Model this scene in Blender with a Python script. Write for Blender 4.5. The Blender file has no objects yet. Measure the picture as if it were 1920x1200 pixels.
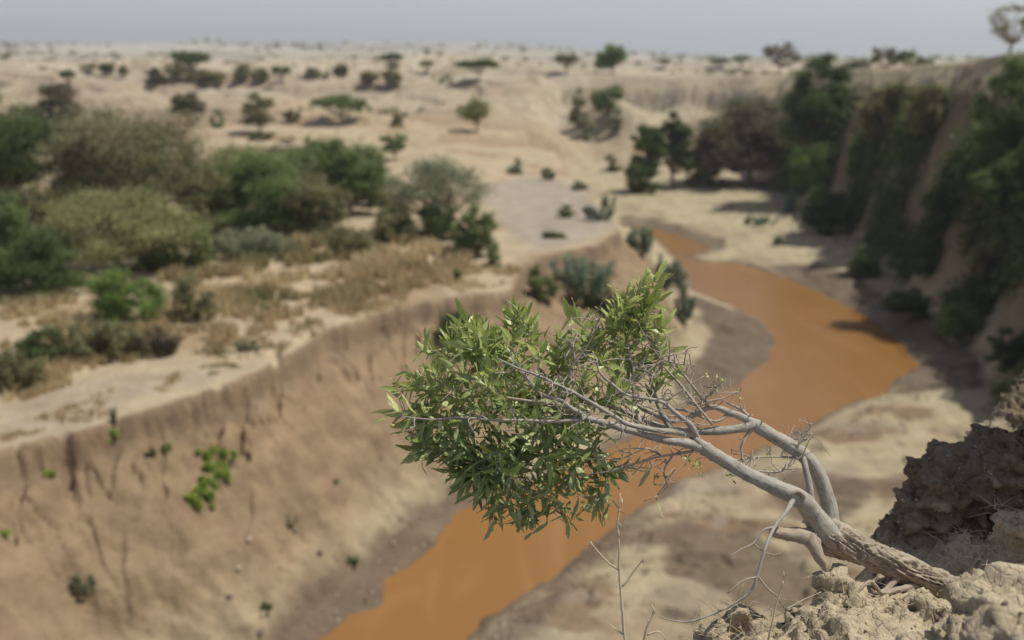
import bpy, math, random
import numpy as np
from math import radians as R
C = bpy.context.scene.collection
scn = bpy.context.scene

# ------------------------------------------------------------------ camera
H = 12.0
FPX = 1867.0
PITCH = math.atan(492/1867.0)
cs, sn = math.cos(PITCH), math.sin(PITCH)
cam_d = bpy.data.cameras.new('camera'); cam = bpy.data.objects.new('camera', cam_d); C.objects.link(cam)
cam.location = (0, 0, H); cam.rotation_euler = (math.pi/2-PITCH, 0, 0)
cam_d.sensor_width = 36; cam_d.lens = 35.0; cam_d.clip_start = 0.05; cam_d.clip_end = 12000
cam_d.dof.use_dof = True; cam_d.dof.focus_distance = 2.78; cam_d.dof.aperture_fstop = 1.8
scn.camera = cam
scn.view_settings.view_transform = 'Standard'; scn.view_settings.look = 'None'
scn.view_settings.exposure = 0.06; scn.view_settings.gamma = 1
# ------------------------------------------------------------------ light
SUN_AZ = 8.0     # degrees from +x towards +y (the direction the sun stands in)
SUN_EL = 60.0
w = bpy.data.worlds.new('World'); scn.world = w; w.use_nodes = True
nt = w.node_tree; bg = nt.nodes['Background']
sky = nt.nodes.new('ShaderNodeTexSky'); sky.sky_type = 'NISHITA'; sky.sun_disc = False
sky.sun_elevation = R(SUN_EL); sky.sun_rotation = R(90-SUN_AZ)
sky.dust_density = 0.8; sky.air_density = 1.0; sky.ozone_density = 1.0; sky.altitude = 1200
hs = nt.nodes.new('ShaderNodeHueSaturation'); hs.inputs['Saturation'].default_value = 0.42
nt.links.new(sky.outputs[0], hs.inputs['Color'])
tint = nt.nodes.new('ShaderNodeMix'); tint.data_type = 'RGBA'; tint.blend_type = 'MULTIPLY'; tint.inputs[0].default_value = 1
tint.inputs[7].default_value = (1.0, 0.965, 1.03, 1)
nt.links.new(hs.outputs[0], tint.inputs[6]); nt.links.new(tint.outputs[2], bg.inputs['Color'])
bg.inputs['Strength'].default_value = 0.098
sl = bpy.data.lights.new('sun', 'SUN'); sun = bpy.data.objects.new('sun', sl); C.objects.link(sun)
sl.energy = 4.3; sl.angle = R(0.6); sl.color = (1.0, 0.95, 0.80)
ce, se = math.cos(R(SUN_EL)), math.sin(R(SUN_EL))
from mathutils import Vector
sun.rotation_euler = Vector((ce*math.cos(R(SUN_AZ)), ce*math.sin(R(SUN_AZ)), se)).to_track_quat('Z', 'Y').to_euler()

# ------------------------------------------------------------------ numeric helpers
def ray(px, py):
    u = (px-960)/FPX; v = (600-py)/FPX
    return np.array([u, cs+sn*v, -sn+cs*v])
def pt(px, py, t):                         # point at depth t along the line through a pixel of the survey
    return np.array([0, 0, H])+ray(px, py)*t
def P(px, py, z):
    d = ray(px, py); t = (z-H)/d[2]; return (d[0]*t, d[1]*t)
def _h(i):
    i = i.astype(np.uint32)
    i = (i ^ (i >> 16))*np.uint32(0x7feb352d); i = (i ^ (i >> 15))*np.uint32(0x846ca68b)
    return i ^ (i >> 16)
def noise3(x, y, z, seed=0):               # gradient noise, -1..1
    x = np.asarray(x, float); y = np.asarray(y, float)+0*x; z = np.asarray(z, float)+0*x
    xi = np.floor(x); yi = np.floor(y); zi = np.floor(z)
    fx, fy, fz = x-xi, y-yi, z-zi
    ux, uy, uz = [f*f*f*(f*(f*6-15)+10) for f in (fx, fy, fz)]
    X = xi.astype(np.int64); Y = yi.astype(np.int64); Z = zi.astype(np.int64)
    tot = 0
    for a in (0, 1):
        for b in (0, 1):
            for c in (0, 1):
                hh = _h(((X+a)*73856093 ^ (Y+b)*19349663 ^ (Z+c)*83492791 ^ (seed*2654435761)) & 0xffffffff)
                gx = (hh & 1023)/511.5-1; gy = ((hh >> 10) & 1023)/511.5-1; gz = ((hh >> 20) & 1023)/511.5-1
                g = gx*(fx-a)+gy*(fy-b)+gz*(fz-c)
                tot = tot+g*(ux if a else 1-ux)*(uy if b else 1-uy)*(uz if c else 1-uz)
    return tot
def fbm(x, y, z=0.0, oct=4, seed=0, rough=0.5):
    s = 0; a = 1; f = 1
    for o in range(oct):
        s = s+a*noise3(np.asarray(x)*f, np.asarray(y)*f, np.asarray(z)*f, seed+o*17); a *= rough; f *= 2.03
    return s
def worley(x, y, z, seed=0):               # F1, F2, cell hash
    xi = np.floor(x).astype(np.int64); yi = np.floor(y).astype(np.int64); zi = np.floor(z).astype(np.int64)
    f1 = np.full(x.shape, 9.0); f2 = np.full(x.shape, 9.0); cid = np.zeros(x.shape)
    for a in (-1, 0, 1):
        for b in (-1, 0, 1):
            for c in (-1, 0, 1):
                X, Y, Z = xi+a, yi+b, zi+c
                hh = _h((X*73856093 ^ Y*19349663 ^ Z*83492791 ^ seed*7919) & 0xffffffff)
                px = X+(hh & 1023)/1023; py = Y+((hh >> 10) & 1023)/1023; pz = Z+((hh >> 20) & 1023)/1023
                d = np.sqrt((px-x)**2+(py-y)**2+(pz-z)**2)
                m = d < f1
                f2 = np.where(m, f1, np.minimum(f2, d)); cid = np.where(m, (hh & 4095)/4095, cid); f1 = np.where(m, d, f1)
    return f1, f2, cid
def sdist(poly, x, y):                     # distance outside a polygon (0 inside), and inside mask
    p = np.array(poly, float); n = len(p)
    d2 = np.full(x.shape, 1e12); ins = np.zeros(x.shape, bool)
    for i in range(n):
        ax, ay = p[i]; bx, by = p[(i+1) % n]
        ex, ey = bx-ax, by-ay
        t = np.clip(((x-ax)*ex+(y-ay)*ey)/(ex*ex+ey*ey+1e-12), 0, 1)
        d2 = np.minimum(d2, (x-ax-t*ex)**2+(y-ay-t*ey)**2)
        if ay != by:
            c = ((ay > y) != (by > y)) & (x < (bx-ax)*(y-ay)/(by-ay)+ax)
            ins ^= c
    return np.sqrt(d2), ins
def sm(a, b, x):
    t = np.clip((x-a)/(b-a), 0, 1); return t*t*(3-2*t)
def inpoly(poly, x, y):
    return sdist(poly, np.asarray(x, float), np.asarray(y, float))[1]

# ------------------------------------------------------------------ plan of the valley (metres)
WATER = [P(*q, 0) for q in [(600,1200),(655,1160),(712,1135),(722,1090),(790,1040),(835,990),(868,955),(950,935),(1060,880),(1170,830),(1290,765),(1385,722),(1432,680),(1455,640),(1430,605),(1375,575),(1305,548),(1282,500),(1240,455),(1205,433),(1165,425),
          (1210,424),(1262,438),(1322,460),(1327,469),(1286,478),(1292,487),(1395,496),(1442,512),(1540,548),(1625,592),(1690,645),(1725,690),(1682,706),(1664,738),(1592,757),(1535,785),(1485,818),(1400,856),(1262,906),(1180,965),(1130,1003),(1040,1075),(960,1128),(868,1200)]]
WATER = WATER[:-1]+[WATER[-1], (-1.5, 15), (-3.5, 9), (-4.5, 3), (-6.5, 3), (-6.2, 9), (-5.2, 15)]
FLOOR = [(-9.5,-6),(-8.5,4),(-7.2,11),(-6.6,16)]+[P(*q, .5) for q in [(500,1210),(640,1075),(740,990),(850,925),(1000,855),(1150,785),(1270,715),(1315,655),(1290,590),(1250,520),(1195,458)]] \
    +[(7.2,52),(6.6,62),(6.0,74),(5.5,86),(5,97),(9,106),(14,104),(19,104),(22.5,97),(23,88),(22.3,79),(22.2,66),(21.2,54),(19.6,42),(17.2,33),(14.0,27),(10.6,21),(7.4,15),(4.2,10),(1.6,6),(-.4,3.4),(-2.5,0),(-4,-6)]
TERR = [(-13,-20),(-12.5,2),(-11.5,10)]+[P(*q, 4.7) for q in [(-60,850),(0,835),(110,810),(200,785),(300,745),(400,712),(470,690),(540,655),(610,612),(700,585),(850,556),(955,536),(985,500),(1015,474),(1085,455),(1155,428),(1140,400)]] \
    +[(4.3,60),(3.9,74),(3.2,86),(0,97),(-12,101),(-40,104),(-80,98),(-160,90),(-500,80),(-500,-20)]
HIGH = [(-6,-20),(-1.2,-3),(-.3,.6),(.25,1.5),(.95,2.3),(1.6,3.0),(2.7,4.0),(5.4,7),(10,11.5),(15,16.5),(18.6,22),(21.4,27),(23.2,33),(24.4,41),(25.2,52),(26,64),(27,78),(27.5,92),(29,104),(29.5,114),(25,121),(17,128),(8,134),(-10,139),(-40,146),(-100,152),(-600,150),(-6000,400),(-6000,9000),(9000,9000),(9000,-20)]
def hfloor(x, y):
    dw, ins = sdist(WATER, x+.28*fbm(x*1.1, y*1.1, 0, 4, 141), y+.28*fbm(x*1.1, y*1.1, 4, 4, 143))
    z = np.where(ins, -.35*np.minimum(dw, 1.2), 0.05*sm(0, .4, dw)+.16*np.minimum(dw, 2.2)+.06*np.clip(dw-2.2, 0, 12))
    z = z+(~ins)*sm(0, 1.5, dw)*(.10*fbm(x*.45, y*.45, 3, 4, 5)+.15*sm(.0, .07, fbm(x*.22, y*.35, 1, 4, 9))+.10*sm(.1, .15, fbm(x*.3, y*.5, 5, 4, 10)))
    return z
def hterr(x, y):
    z = 4.6+.25*fbm(x*.07, y*.07, 0, 3, 21)+.07*fbm(x*.5, y*.5, 0, 3, 23)
    z = z-.35*sm(38, 60, y)*sm(-6, 2, x)
    z = z+.9*sm(88, 95, y)
    return z
def hhigh(x, y):
    r = np.sqrt(x*x+y*y)
    z = 12.3-1.1*sm(44, 75, y)-1.4*sm(75, 135, y)-.5*sm(200, 400, r)
    z = z+1.0*sm(26, 36, x)*sm(90, 60, y)*sm(25, 40, y)
    z = z+.25*fbm(x*.08, y*.08, 0, 3, 31)*sm(10, 60, r)+1.6*fbm(x*.018, y*.018, 0, 3, 33)*sm(150, 330, r)
    near = sm(14, 4, r)
    z = z*(1-near)+9.55*near
    az = x/np.maximum(y, 1)
    tz = fbm(x*.016, y*.028, 0, 4, 39); z = z+sm(130, 190, y)*(1.3*sm(-.04, .04, tz)+1.2*sm(.16, .22, tz)-1.0)*sm(700, 350, r)
    z = z+sm(350, 600, r)*5.0*(sm(-.05, .06, fbm(x*.005, y*.009, 0, 5, 38))-.5)*(.4+.6*sm(.25, 0, x/np.maximum(y, 1)))
    ridge = sm(420, 1500, r)*(15*sm(.22, -.02, az)+1.5)*(1+.5*fbm(x*.0022, y*.0022, 0, 5, 35))
    z = z+ridge+sm(300, 900, r)*4.5*fbm(x*.007, y*.007, 0, 4, 37)*(.35+.65*sm(.25, 0, az))
    return z
CRACKS = []
def height(x, y, full=False):
    x = np.asarray(x, float); y = np.asarray(y, float); r = np.sqrt(x*x+y*y)
    lim = sm(5, 13, r)
    far = 1+1.5*sm(70, 120, y)
    wx = lim*(.75*fbm(x*.16/far, y*.16/far, 0, 2, 41)*far+.34*np.abs(fbm(x*.55, y*.55, 0, 3, 43))+.15*fbm(x*2.2, y*2.2, 0, 2, 47))
    wy = lim*(.75*fbm(x*.16/far, y*.16/far, 7, 2, 51)*far-.34*np.abs(fbm(x*.55, y*.55, 7, 3, 53))+.15*fbm(x*2.2, y*2.2, 7, 2, 57))
    # sharp run-off gullies: cut by the ridged zero lines of a slowly turning noise
    lim = lim*(1-.85*sm(90, 104, y)*sm(9, 3, x))*(1-.55*sm(95, 108, y))
    g = np.abs(fbm(x*.30, y*.30, 0, 3, 59)); cut = lim*sm(.035, 0, g)*sm(-.2, .3, noise3(x*.4, y*.4, 0*x, 60))
    g2 = np.abs(fbm(x*.75, y*.75, 3, 2, 58)); crk = lim*sm(.03, 0, g2)
    X, Y = x+wx, y+wy
    dF, iF = sdist(FLOOR, X, Y); dT, iT = sdist(TERR, X, Y); dH, iH = sdist(HIGH, X, Y)
    dF = np.where(iF, 0, dF); dT = np.where(iT, 0, dT); dH = np.where(iH, 0, dH)
    e = 1e-4
    wF, wT, wH = 1/(dF+e), 1/(dT+e), 1/(dH+e)
    wH = wH*np.where(iT | iF, 0, 1); wT = wT*np.where(iH | iF, 0, 1)*sm(140, 112, y); wF = wF*np.where(iT | iH, 0, 1)
    W = wF+wT+wH+1e-9; wF, wT, wH = wF/W, wT/W, wH/W
    up = 1-wF
    on_cliff = np.clip(4*up*(1-up), 0, 1)
    up = np.clip(up-on_cliff*(cut*.03*sm(.1, .5, up)+crk*.13*sm(.55, .8, up)), 0, 1)
    # face profile: talus fan, steep face, near vertical crust
    pl = np.interp(up, [0, .3, .62, .80, .90, .925, .955, 1], [0, .17, .50, .71, .80, .83, .985, 1])
    ph = np.interp(up, [0, .2, .46, .66, .84, 1], [0, .13, .62, .87, .94, 1])
    k = wH/(wT+wH+1e-9)
    pf = np.interp(up, [0, .5, .80, .86, .95, 1], [0, .24, .48, .80, .95, 1]); qf = sm(98, 108, y)*sm(2, 6, x)*sm(-.35, .15, noise3(x*.13, y*.1, 0*x, 88)); ph = ph*(1-qf)+pf*qf
    s = pl*(1-k)+ph*k
    zF = hfloor(x, y); zT = hterr(x, y); zH = hhigh(x, y)
    z = zF*(1-s)+s*(zT*(1-k)+zH*k)
    z = z+on_cliff*lim*(.34*fbm(x*.55, y*.55, z*.7, 2, 62)+.12*fbm(x*1.3, y*1.3, z*1.3, 4, 61)+.05*np.sin(z*7+2*fbm(x*.5, y*.5, 0, 2, 63))+.13*sm(.55, .8, up)*fbm(x*3, y*3, z*3, 4, 64))
    near_ = (y < 40) & (x < 6)
    if CRACKS and near_.any():
        xn, yn = x[near_], y[near_]; wob = .16*np.abs(fbm(xn*2.2, yn*2.2, 0, 3, 151)); dz_ = np.zeros(xn.shape)
        for line, wd, dp in CRACKS:
            L0 = np.array(line)
            for i in range(len(L0)-1):
                ax, ay = L0[i]; ex, ey = L0[i+1]-L0[i]
                t = np.clip(((xn-ax)*ex+(yn-ay)*ey)/(ex*ex+ey*ey+1e-9), 0, 1)
                d = np.sqrt((xn-ax-t*ex)**2+(yn-ay-t*ey)**2)+wob
                fade = 1 if 0 < i < len(L0)-2 else .75
                dz_ = np.maximum(dz_, .36*dp*fade*sm(wd*1.1, 0, d))
        z = z.copy(); z[near_] -= dz_
    far = .45*sm(95, 110, y)*sm(175, 140, y)*sm(4, -4, x)    # badland rills on the far slope
    z = z-far*1.1*np.abs(fbm(x*.10, y*.06, 0, 3, 67))
    M = sm(97, 104, y)*sm(260, 190, y)*sm(9, 3, x); t1 = fbm(x*.045, y*.07, 2, 4, 66)
    z = z+M*(.7*sm(-.035, .035, t1)+.6*sm(.12, .18, t1)-.6*sm(-.13, -.19, t1))
    z = z-sm(250, 600, r)*1.2*np.abs(fbm(x*.009, y*.009, 0, 2, 69))
    if full: return z, up, on_cliff, k
    return z
def hit(px, py, tmax=2500):
    d = ray(px, py); t = np.geomspace(9, tmax, 1500)
    z = height(d[0]*t, d[1]*t); f = (H+d[2]*t) < z
    i = int(np.argmax(f)) if f.any() else None
    if i is None:                           # skims the skyline: stand it on the crest
        k = int(np.argmin((H+d[2]*t)-z)); t0 = t[k]; return np.array([d[0]*t0, d[1]*t0, z[k]]), t0
    t0 = t[i]
    if i: # refine
        tt = np.linspace(t[i-1], t[i], 30); zz = height(d[0]*tt, d[1]*tt); j = int(np.argmax((H+d[2]*tt) <= zz)); t0 = tt[j]
    return np.array([d[0]*t0, d[1]*t0, float(height(np.array([d[0]*t0]), np.array([d[1]*t0]))[0])]), t0

_cr = []
for line, wd, dp in [([(118,815),(122,850),(128,890),(134,930)], .20, .9), ([(214,800),(212,850),(205,900)], .16, .7), ([(206,935),(203,960),(200,1010)], .2, .2), ([(412,735),(414,770),(404,810),(408,850)], .26, .9),
        ([(520,640),(517,680),(516,720),(517,770)], .18, .9), ([(465,905),(460,950),(458,985),(440,1020),(400,1070),(350,1130),(280,1180)], .24, .38), ([(160,830),(155,880),(165,930)], .12, .5), ([(600,615),(560,640),(525,655)], .22, .7),
        ([(700,600),(690,660),(695,720)], .12, .5), ([(760,570),(755,640),(752,700)], .10, .5), ([(300,790),(305,850),(300,900)], .10, .4), ([(35,850),(40,900),(30,960)], .14, .6), ([(640,940),(600,965),(560,1010),(540,1060)], .14, .35), ([(230,1000),(225,1060),(240,1120)], .12, .35), ([(475,760),(470,800),(455,850)], .10, .4), ([(820,570),(812,640),(815,680)], .1, .5)]:
    _cr.append(([tuple(hit(*q)[0][:2]) for q in line], wd, dp))
CRACKS += _cr

# ------------------------------------------------------------------ mesh + object helpers
def mesh_np(name, V, F, mats, attrs=None, midx=None, smooth=False):
    """V (n,3); F list of arrays each (m,k)"""
    me = bpy.data.meshes.new(name)
    V = np.asarray(V, np.float32)
    Fs = [np.asarray(f, np.int32) for f in (F if isinstance(F, list) else [F]) if len(f)]
    me.vertices.add(len(V)); me.vertices.foreach_set('co', V.ravel())
    nl = sum(f.size for f in Fs); npoly = sum(len(f) for f in Fs)
    me.loops.add(nl); me.loops.foreach_set('vertex_index', np.concatenate([f.ravel() for f in Fs]))
    tot = np.concatenate([np.full(len(f), f.shape[1], np.int32) for f in Fs])
    st = np.concatenate([[0], np.cumsum(tot)[:-1]]).astype(np.int32)
    me.polygons.add(npoly); me.polygons.foreach_set('loop_start', st); me.polygons.foreach_set('loop_total', tot)
    for m in (mats if isinstance(mats, (list, tuple)) else [mats]): me.materials.append(m)
    if midx is not None: me.polygons.foreach_set('material_index', np.asarray(midx, np.int32))
    if smooth: me.polygons.foreach_set('use_smooth', np.ones(npoly, bool))
    me.update(calc_edges=True); me.validate()
    for k, a in (attrs or {}).items():
        a = np.asarray(a, np.float32)
        if a.ndim == 1:
            at = me.attributes.new(k, 'FLOAT', 'POINT'); at.data.foreach_set('value', a)
        elif a.shape[1] == 3:
            at = me.attributes.new(k, 'FLOAT_VECTOR', 'POINT'); at.data.foreach_set('vector', a.ravel())
        else:
            at = me.attributes.new(k, 'FLOAT_COLOR', 'POINT'); at.data.foreach_set('color', a.ravel())
    return me
def link(name, me, parent=None):
    o = bpy.data.objects.new(name, me); C.objects.link(o)
    if parent is not None: o.parent = parent
    return o
def tag(o, label=None, cat=None, group=None, kind=None):
    if label: o['label'] = label
    if cat: o['category'] = cat
    if group: o['group'] = group
    if kind: o['kind'] = kind
    return o
def grid_faces(nr, nc, wrap=False):
    r = np.arange(nr-1)[:, None]; c = np.arange(nc if wrap else nc-1)[None, :]
    c2 = (c+1) % nc
    return np.stack([r*nc+c, r*nc+c2, (r+1)*nc+c2, (r+1)*nc+c], -1).reshape(-1, 4)
def catmull(pts, n):
    p = np.array(pts, float)
    if len(p) < 3:
        return np.stack([p[0]+(p[-1]-p[0])*s for s in np.linspace(0, 1, n*(len(p)-1)+1)])
    q = np.vstack([2*p[0]-p[1], p, 2*p[-1]-p[-2]]); out = []
    for i in range(len(p)-1):
        a, b, c, d = q[i:i+4]
        for s in np.arange(n)/n:
            out.append(.5*((2*b)+(-a+c)*s+(2*a-5*b+4*c-d)*s*s+(-a+3*b-3*c+d)*s**3))
    out.append(p[-1]); return np.array(out)
class Tubes:
    def __init__(s): s.V = []; s.F = []; s.T = []; s.B = []; s.n = 0; s.tip = []
    def add(s, path, rad, sides=8, disp=None, cap=True):
        path = np.asarray(path, float); n = len(path); rad = np.broadcast_to(np.asarray(rad, float), (n,))
        tg = np.gradient(path, axis=0); tg /= np.linalg.norm(tg, axis=1)[:, None]+1e-12
        a = np.array([0, 0, 1.0]) if abs(tg[0][2]) < .9 else np.array([1.0, 0, 0])
        u = np.cross(tg[0], a); u /= np.linalg.norm(u); ths = np.arange(sides)/sides*2*math.pi
        L = np.concatenate([[0], np.cumsum(np.linalg.norm(np.diff(path, axis=0), axis=1))])
        rings = []; bk = []
        for i in range(n):
            u = u-tg[i]*np.dot(u, tg[i]); u /= np.linalg.norm(u)+1e-12; v = np.cross(tg[i], u)
            r = rad[i]*(np.ones(sides) if disp is None else disp(ths, L[i], i/(n-1)))
            rings.append(path[i]+(np.cos(ths)*r)[:, None]*u+(np.sin(ths)*r)[:, None]*v)
            bk.append(np.stack([np.cos(ths)*rad[i], np.sin(ths)*rad[i], np.full(sides, L[i])], 1))
        V = np.vstack(rings); F = grid_faces(n, sides, True)+s.n
        s.V.append(V); s.B.append(np.vstack(bk)); s.F.append(F); s.n += len(V)
        if cap:
            for e, c, rr in ((0, path[0], rings[0]), (n-1, path[-1], rings[-1])):
                s.V.append(c[None]); s.B.append(np.array([[0, 0, L[e]]])); ci = s.n; s.n += 1
                base = s.n-1-len(V)-(0 if e == 0 else 1)+(0 if e == 0 else (n-1)*sides)
                k = np.arange(sides); a_, b_ = base+k, base+(k+1) % sides
                s.tip.append(np.stack([np.full(sides, ci), b_, a_] if e == 0 else [np.full(sides, ci), a_, b_], 1))
    def build(s, name, mat, parent=None, smooth=True):
        F = [np.vstack(s.F)]+([np.vstack(s.tip)] if s.tip else [])
        return link(name, mesh_np(name, np.vstack(s.V), F, mat, {'bk': np.vstack(s.B)}, smooth=smooth), parent)

# ------------------------------------------------------------------ materials
class N:
    def __init__(s, name):
        s.m = bpy.data.materials.new(name); s.m.use_nodes = True; s.t = s.m.node_tree
        s.b = s.t.nodes['Principled BSDF']; s.out = s.t.nodes['Material Output']
    def n(s, typ, ins=None, **kw):
        x = s.t.nodes.new(typ)
        for k, v in kw.items(): setattr(x, k, v)
        for k, v in (ins or {}).items(): s.set(x.inputs[k], v)
        return x
    def set(s, sock, v):
        if hasattr(v, 'is_output'): s.t.links.new(v, sock)
        else: sock.default_value = v
    def noise(s, vec, scale, detail=5, rough=.55, dist=0):
        x = s.n('ShaderNodeTexNoise', {'Scale': scale, 'Detail': detail, 'Roughness': rough, 'Distortion': dist})
        if vec is not None: s.set(x.inputs['Vector'], vec)
        return x.outputs['Fac']
    def ramp(s, fac, stops, interp='LINEAR'):
        x = s.n('ShaderNodeValToRGB'); x.color_ramp.interpolation = interp
        e = x.color_ramp.elements
        while len(e) < len(stops): e.new(.5)
        for i, (p, c) in enumerate(stops):
            e[i].position = p; e[i].color = c if len(c) == 4 else (*c, 1)
        s.set(x.inputs['Fac'], fac); return x.outputs['Color']
    def mix(s, fac, a, b, mode='MIX'):
        x = s.n('ShaderNodeMix', data_type='RGBA', blend_type=mode)
        s.set(x.inputs[0], fac); s.set(x.inputs[6], a if hasattr(a, 'is_output') else (*a, 1)); s.set(x.inputs[7], b if hasattr(b, 'is_output') else (*b, 1))
        return x.outputs[2]
    def math(s, op, a, b=0.0):
        x = s.n('ShaderNodeMath', operation=op); s.set(x.inputs[0], a); s.set(x.inputs[1], b); return x.outputs[0]
    def attr(s, name, out='Color'):
        return s.n('ShaderNodeAttribute', attribute_name=name).outputs[out]
    def bump(s, h, strength=.5, dist=.05, prev=None):
        x = s.n('ShaderNodeBump', {'Strength': strength, 'Distance': dist, 'Height': h})
        if prev is not None: s.set(x.inputs['Normal'], prev)
        return x.outputs['Normal']
    def pos(s): return s.n('ShaderNodeNewGeometry').outputs['Position']

def mat_ground():
    m = N('dry_earth'); p = m.pos(); col = m.attr('col')
    f = m.ramp(m.noise(p, .9, 8, .62), [(.3, (.80, .78, .76)), (.7, (1.16, 1.16, 1.16))])
    g = m.ramp(m.noise(p, 9, 6, .7), [(.25, (.84, .83, .82)), (.75, (1.14, 1.14, 1.14))])
    c = m.mix(1, m.mix(1, col, f, 'MULTIPLY'), g, 'MULTIPLY')
    m.set(m.b.inputs['Base Color'], c)
    wet = m.attr('wet', 'Fac')
    m.set(m.b.inputs['Roughness'], m.math('SUBTRACT', .95, m.math('MULTIPLY', wet, .35)))
    m.b.inputs['Specular IOR Level'].default_value = .25
    n1 = m.bump(m.noise(p, 1.6, 8, .65), .6, .28)
    m.set(m.b.inputs['Normal'], m.bump(m.noise(p, 14, 5, .6), .5, .03, n1))
    return m.m
def mat_water():
    m = N('muddy_water'); p = m.pos()
    a = m.noise(p, .12, 3, .5, .6); b = m.noise(p, .6, 4, .5)
    c = m.mix(a, (.245, .118, .033), (.28, .142, .046))
    c = m.mix(m.math('MULTIPLY', b, .35), c, (.20, .105, .04))
    sw = m.noise(m.n('ShaderNodeMapping', {'Vector': p, 'Rotation': (0, 0, .5), 'Scale': (.9, .16, 1)}).outputs[0], .8, 6, .6, 1.2)
    c = m.mix(m.ramp(sw, [(.52, (0, 0, 0)), (.70, (.5, .5, .5))]), c, (.32, .175, .075))
    m.set(m.b.inputs['Base Color'], c); m.b.inputs['Roughness'].default_value = .09
    m.b.inputs['IOR'].default_value = 1.33; m.b.inputs['Specular IOR Level'].default_value = .5
    st = m.n('ShaderNodeMapping', {'Vector': p, 'Scale': (1, 2.2, 1)}).outputs[0]
    m.set(m.b.inputs['Normal'], m.bump(m.noise(st, 3.2, 5, .6, .5), .38, .06))
    return m.m
def mat_leafy(name, c1, c2, c3=None):
    m = N(name); t = m.attr('tint', 'Fac')
    stops = [(0, c1), (1, c2)] if c3 is None else [(0, c1), (.6, c2), (1, c3)]
    c = m.ramp(t, stops)
    m.set(m.b.inputs['Base Color'], c); m.b.inputs['Roughness'].default_value = .6
    m.b.inputs['Specular IOR Level'].default_value = .3
    tr = m.n('ShaderNodeBsdfTranslucent'); m.set(tr.inputs['Color'], c)
    mx = m.n('ShaderNodeMixShader', {0: .38}); m.t.links.new(m.b.outputs[0], mx.inputs[1]); m.t.links.new(tr.outputs[0], mx.inputs[2])
    m.t.links.new(mx.outputs[0], m.out.inputs['Surface'])
    return m.m
def mat_hero_leaf():
    m = N('leathery_leaf'); t = m.attr('tint', 'Fac'); mid = m.attr('mid', 'Fac')
    top = m.ramp(t, [(0, (.045, .090, .034)), (.45, (.22, .29, .090)), (.88, (.42, .48, .13)), (.97, (.36, .34, .06)), (1, (.30, .12, .05))])
    low = m.ramp(t, [(0, (.19, .27, .13)), (.45, (.45, .52, .24)), (.88, (.58, .63, .27)), (.97, (.42, .40, .10)), (1, (.34, .16, .07))])
    bf = m.n('ShaderNodeNewGeometry').outputs['Backfacing']
    c = m.mix(bf, top, low)
    c = m.mix(m.math('MULTIPLY', mid, .55), c, (.34, .40, .20))
    m.set(m.b.inputs['Base Color'], c); m.b.inputs['Roughness'].default_value = .40
    m.b.inputs['Specular IOR Level'].default_value = .45
    tr = m.n('ShaderNodeBsdfTranslucent'); m.set(tr.inputs['Color'], m.mix(.5, c, (.30, .42, .06)))
    mx = m.n('ShaderNodeMixShader', {0: .22}); m.t.links.new(m.b.outputs[0], mx.inputs[1]); m.t.links.new(tr.outputs[0], mx.inputs[2])
    m.t.links.new(mx.outputs[0], m.out.inputs['Surface'])
    return m.m
def mat_bark(name, c1, c2, cd, rough=0.5, scale=160, str_=.5):
    m = N(name); bk = m.attr('bk', 'Vector')
    s1 = m.n('ShaderNodeMapping', {'Vector': bk, 'Scale': (1, 1, .22)}).outputs[0]
    a = m.noise(s1, scale, 6, .65, .5); b = m.noise(bk, scale*.25, 4, .6)
    c = m.mix(a, c1, c2); c = m.mix(m.ramp(b, [(.45, (0, 0, 0)), (.7, (.55, .55, .55))]), c, cd)
    crack = m.ramp(a, [(.30, (1, 1, 1)), (.42, (0, 0, 0))])
    c = m.mix(m.math('MULTIPLY', crack, rough), c, tuple(q*.4 for q in cd))
    m.set(m.b.inputs['Base Color'], c); m.b.inputs['Roughness'].default_value = .85
    m.set(m.b.inputs['Normal'], m.bump(a, str_, .004))
    return m.m
def mat_plain(name, c, rough=.8):
    m = N(name); f = m.noise(m.pos(), 6, 4)
    m.set(m.b.inputs['Base Color'], m.mix(f, tuple(q*.8 for q in c), tuple(min(1, q*1.2) for q in c))); m.b.inputs['Roughness'].default_value = rough
    return m.m
def mat_clod():
    m = N('crumbling_clay'); p = m.pos()
    a = m.noise(p, 7, 9, .68); b = m.noise(p, 48, 8, .7); c_ = m.noise(p, 190, 5, .6)
    c = m.ramp(a, [(.3, (.36, .30, .215)), (.5, (.48, .41, .30)), (.72, (.58, .505, .38))])
    c = m.mix(m.ramp(b, [(.35, (.6, .6, .6)), (.55, (0, 0, 0))]), c, (.30, .235, .165))
    c = m.mix(m.ramp(b, [(.62, (0, 0, 0)), (.75, (.6, .6, .6))]), c, (.46, .385, .30))
    c = m.mix(m.attr('wall_shade', 'Fac'), c, m.mix(1, c, (.42, .40, .385), 'MULTIPLY'))  # shaded wall: clay colour multiplied darker
    m.set(m.b.inputs['Base Color'], c); m.b.inputs['Roughness'].default_value = .95; m.b.inputs['Specular IOR Level'].default_value = .15
    n = m.bump(b, .6, .014); n = m.bump(c_, .5, .003, n)
    v = m.n('ShaderNodeTexVoronoi', {'Vector': p, 'Scale': 34}, feature='DISTANCE_TO_EDGE').outputs['Distance']
    n = m.bump(m.ramp(v, [(0, (0, 0, 0)), (.12, (1, 1, 1))]), .45, .006, n)
    m.set(m.b.inputs['Normal'], n)
    return m.m
GROUND = mat_ground(); WATERM = mat_water(); CLODM = mat_clod(); HLEAF = mat_hero_leaf()
BARK = mat_bark('smooth_grey_bark', (.235, .22, .195), (.53, .50, .45), (.17, .145, .115), .55, 150, .7)
OLDBARK = mat_bark('rough_old_bark', (.24, .195, .155), (.50, .43, .355), (.28, .215, .16), .9, 90, .9)
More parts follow.
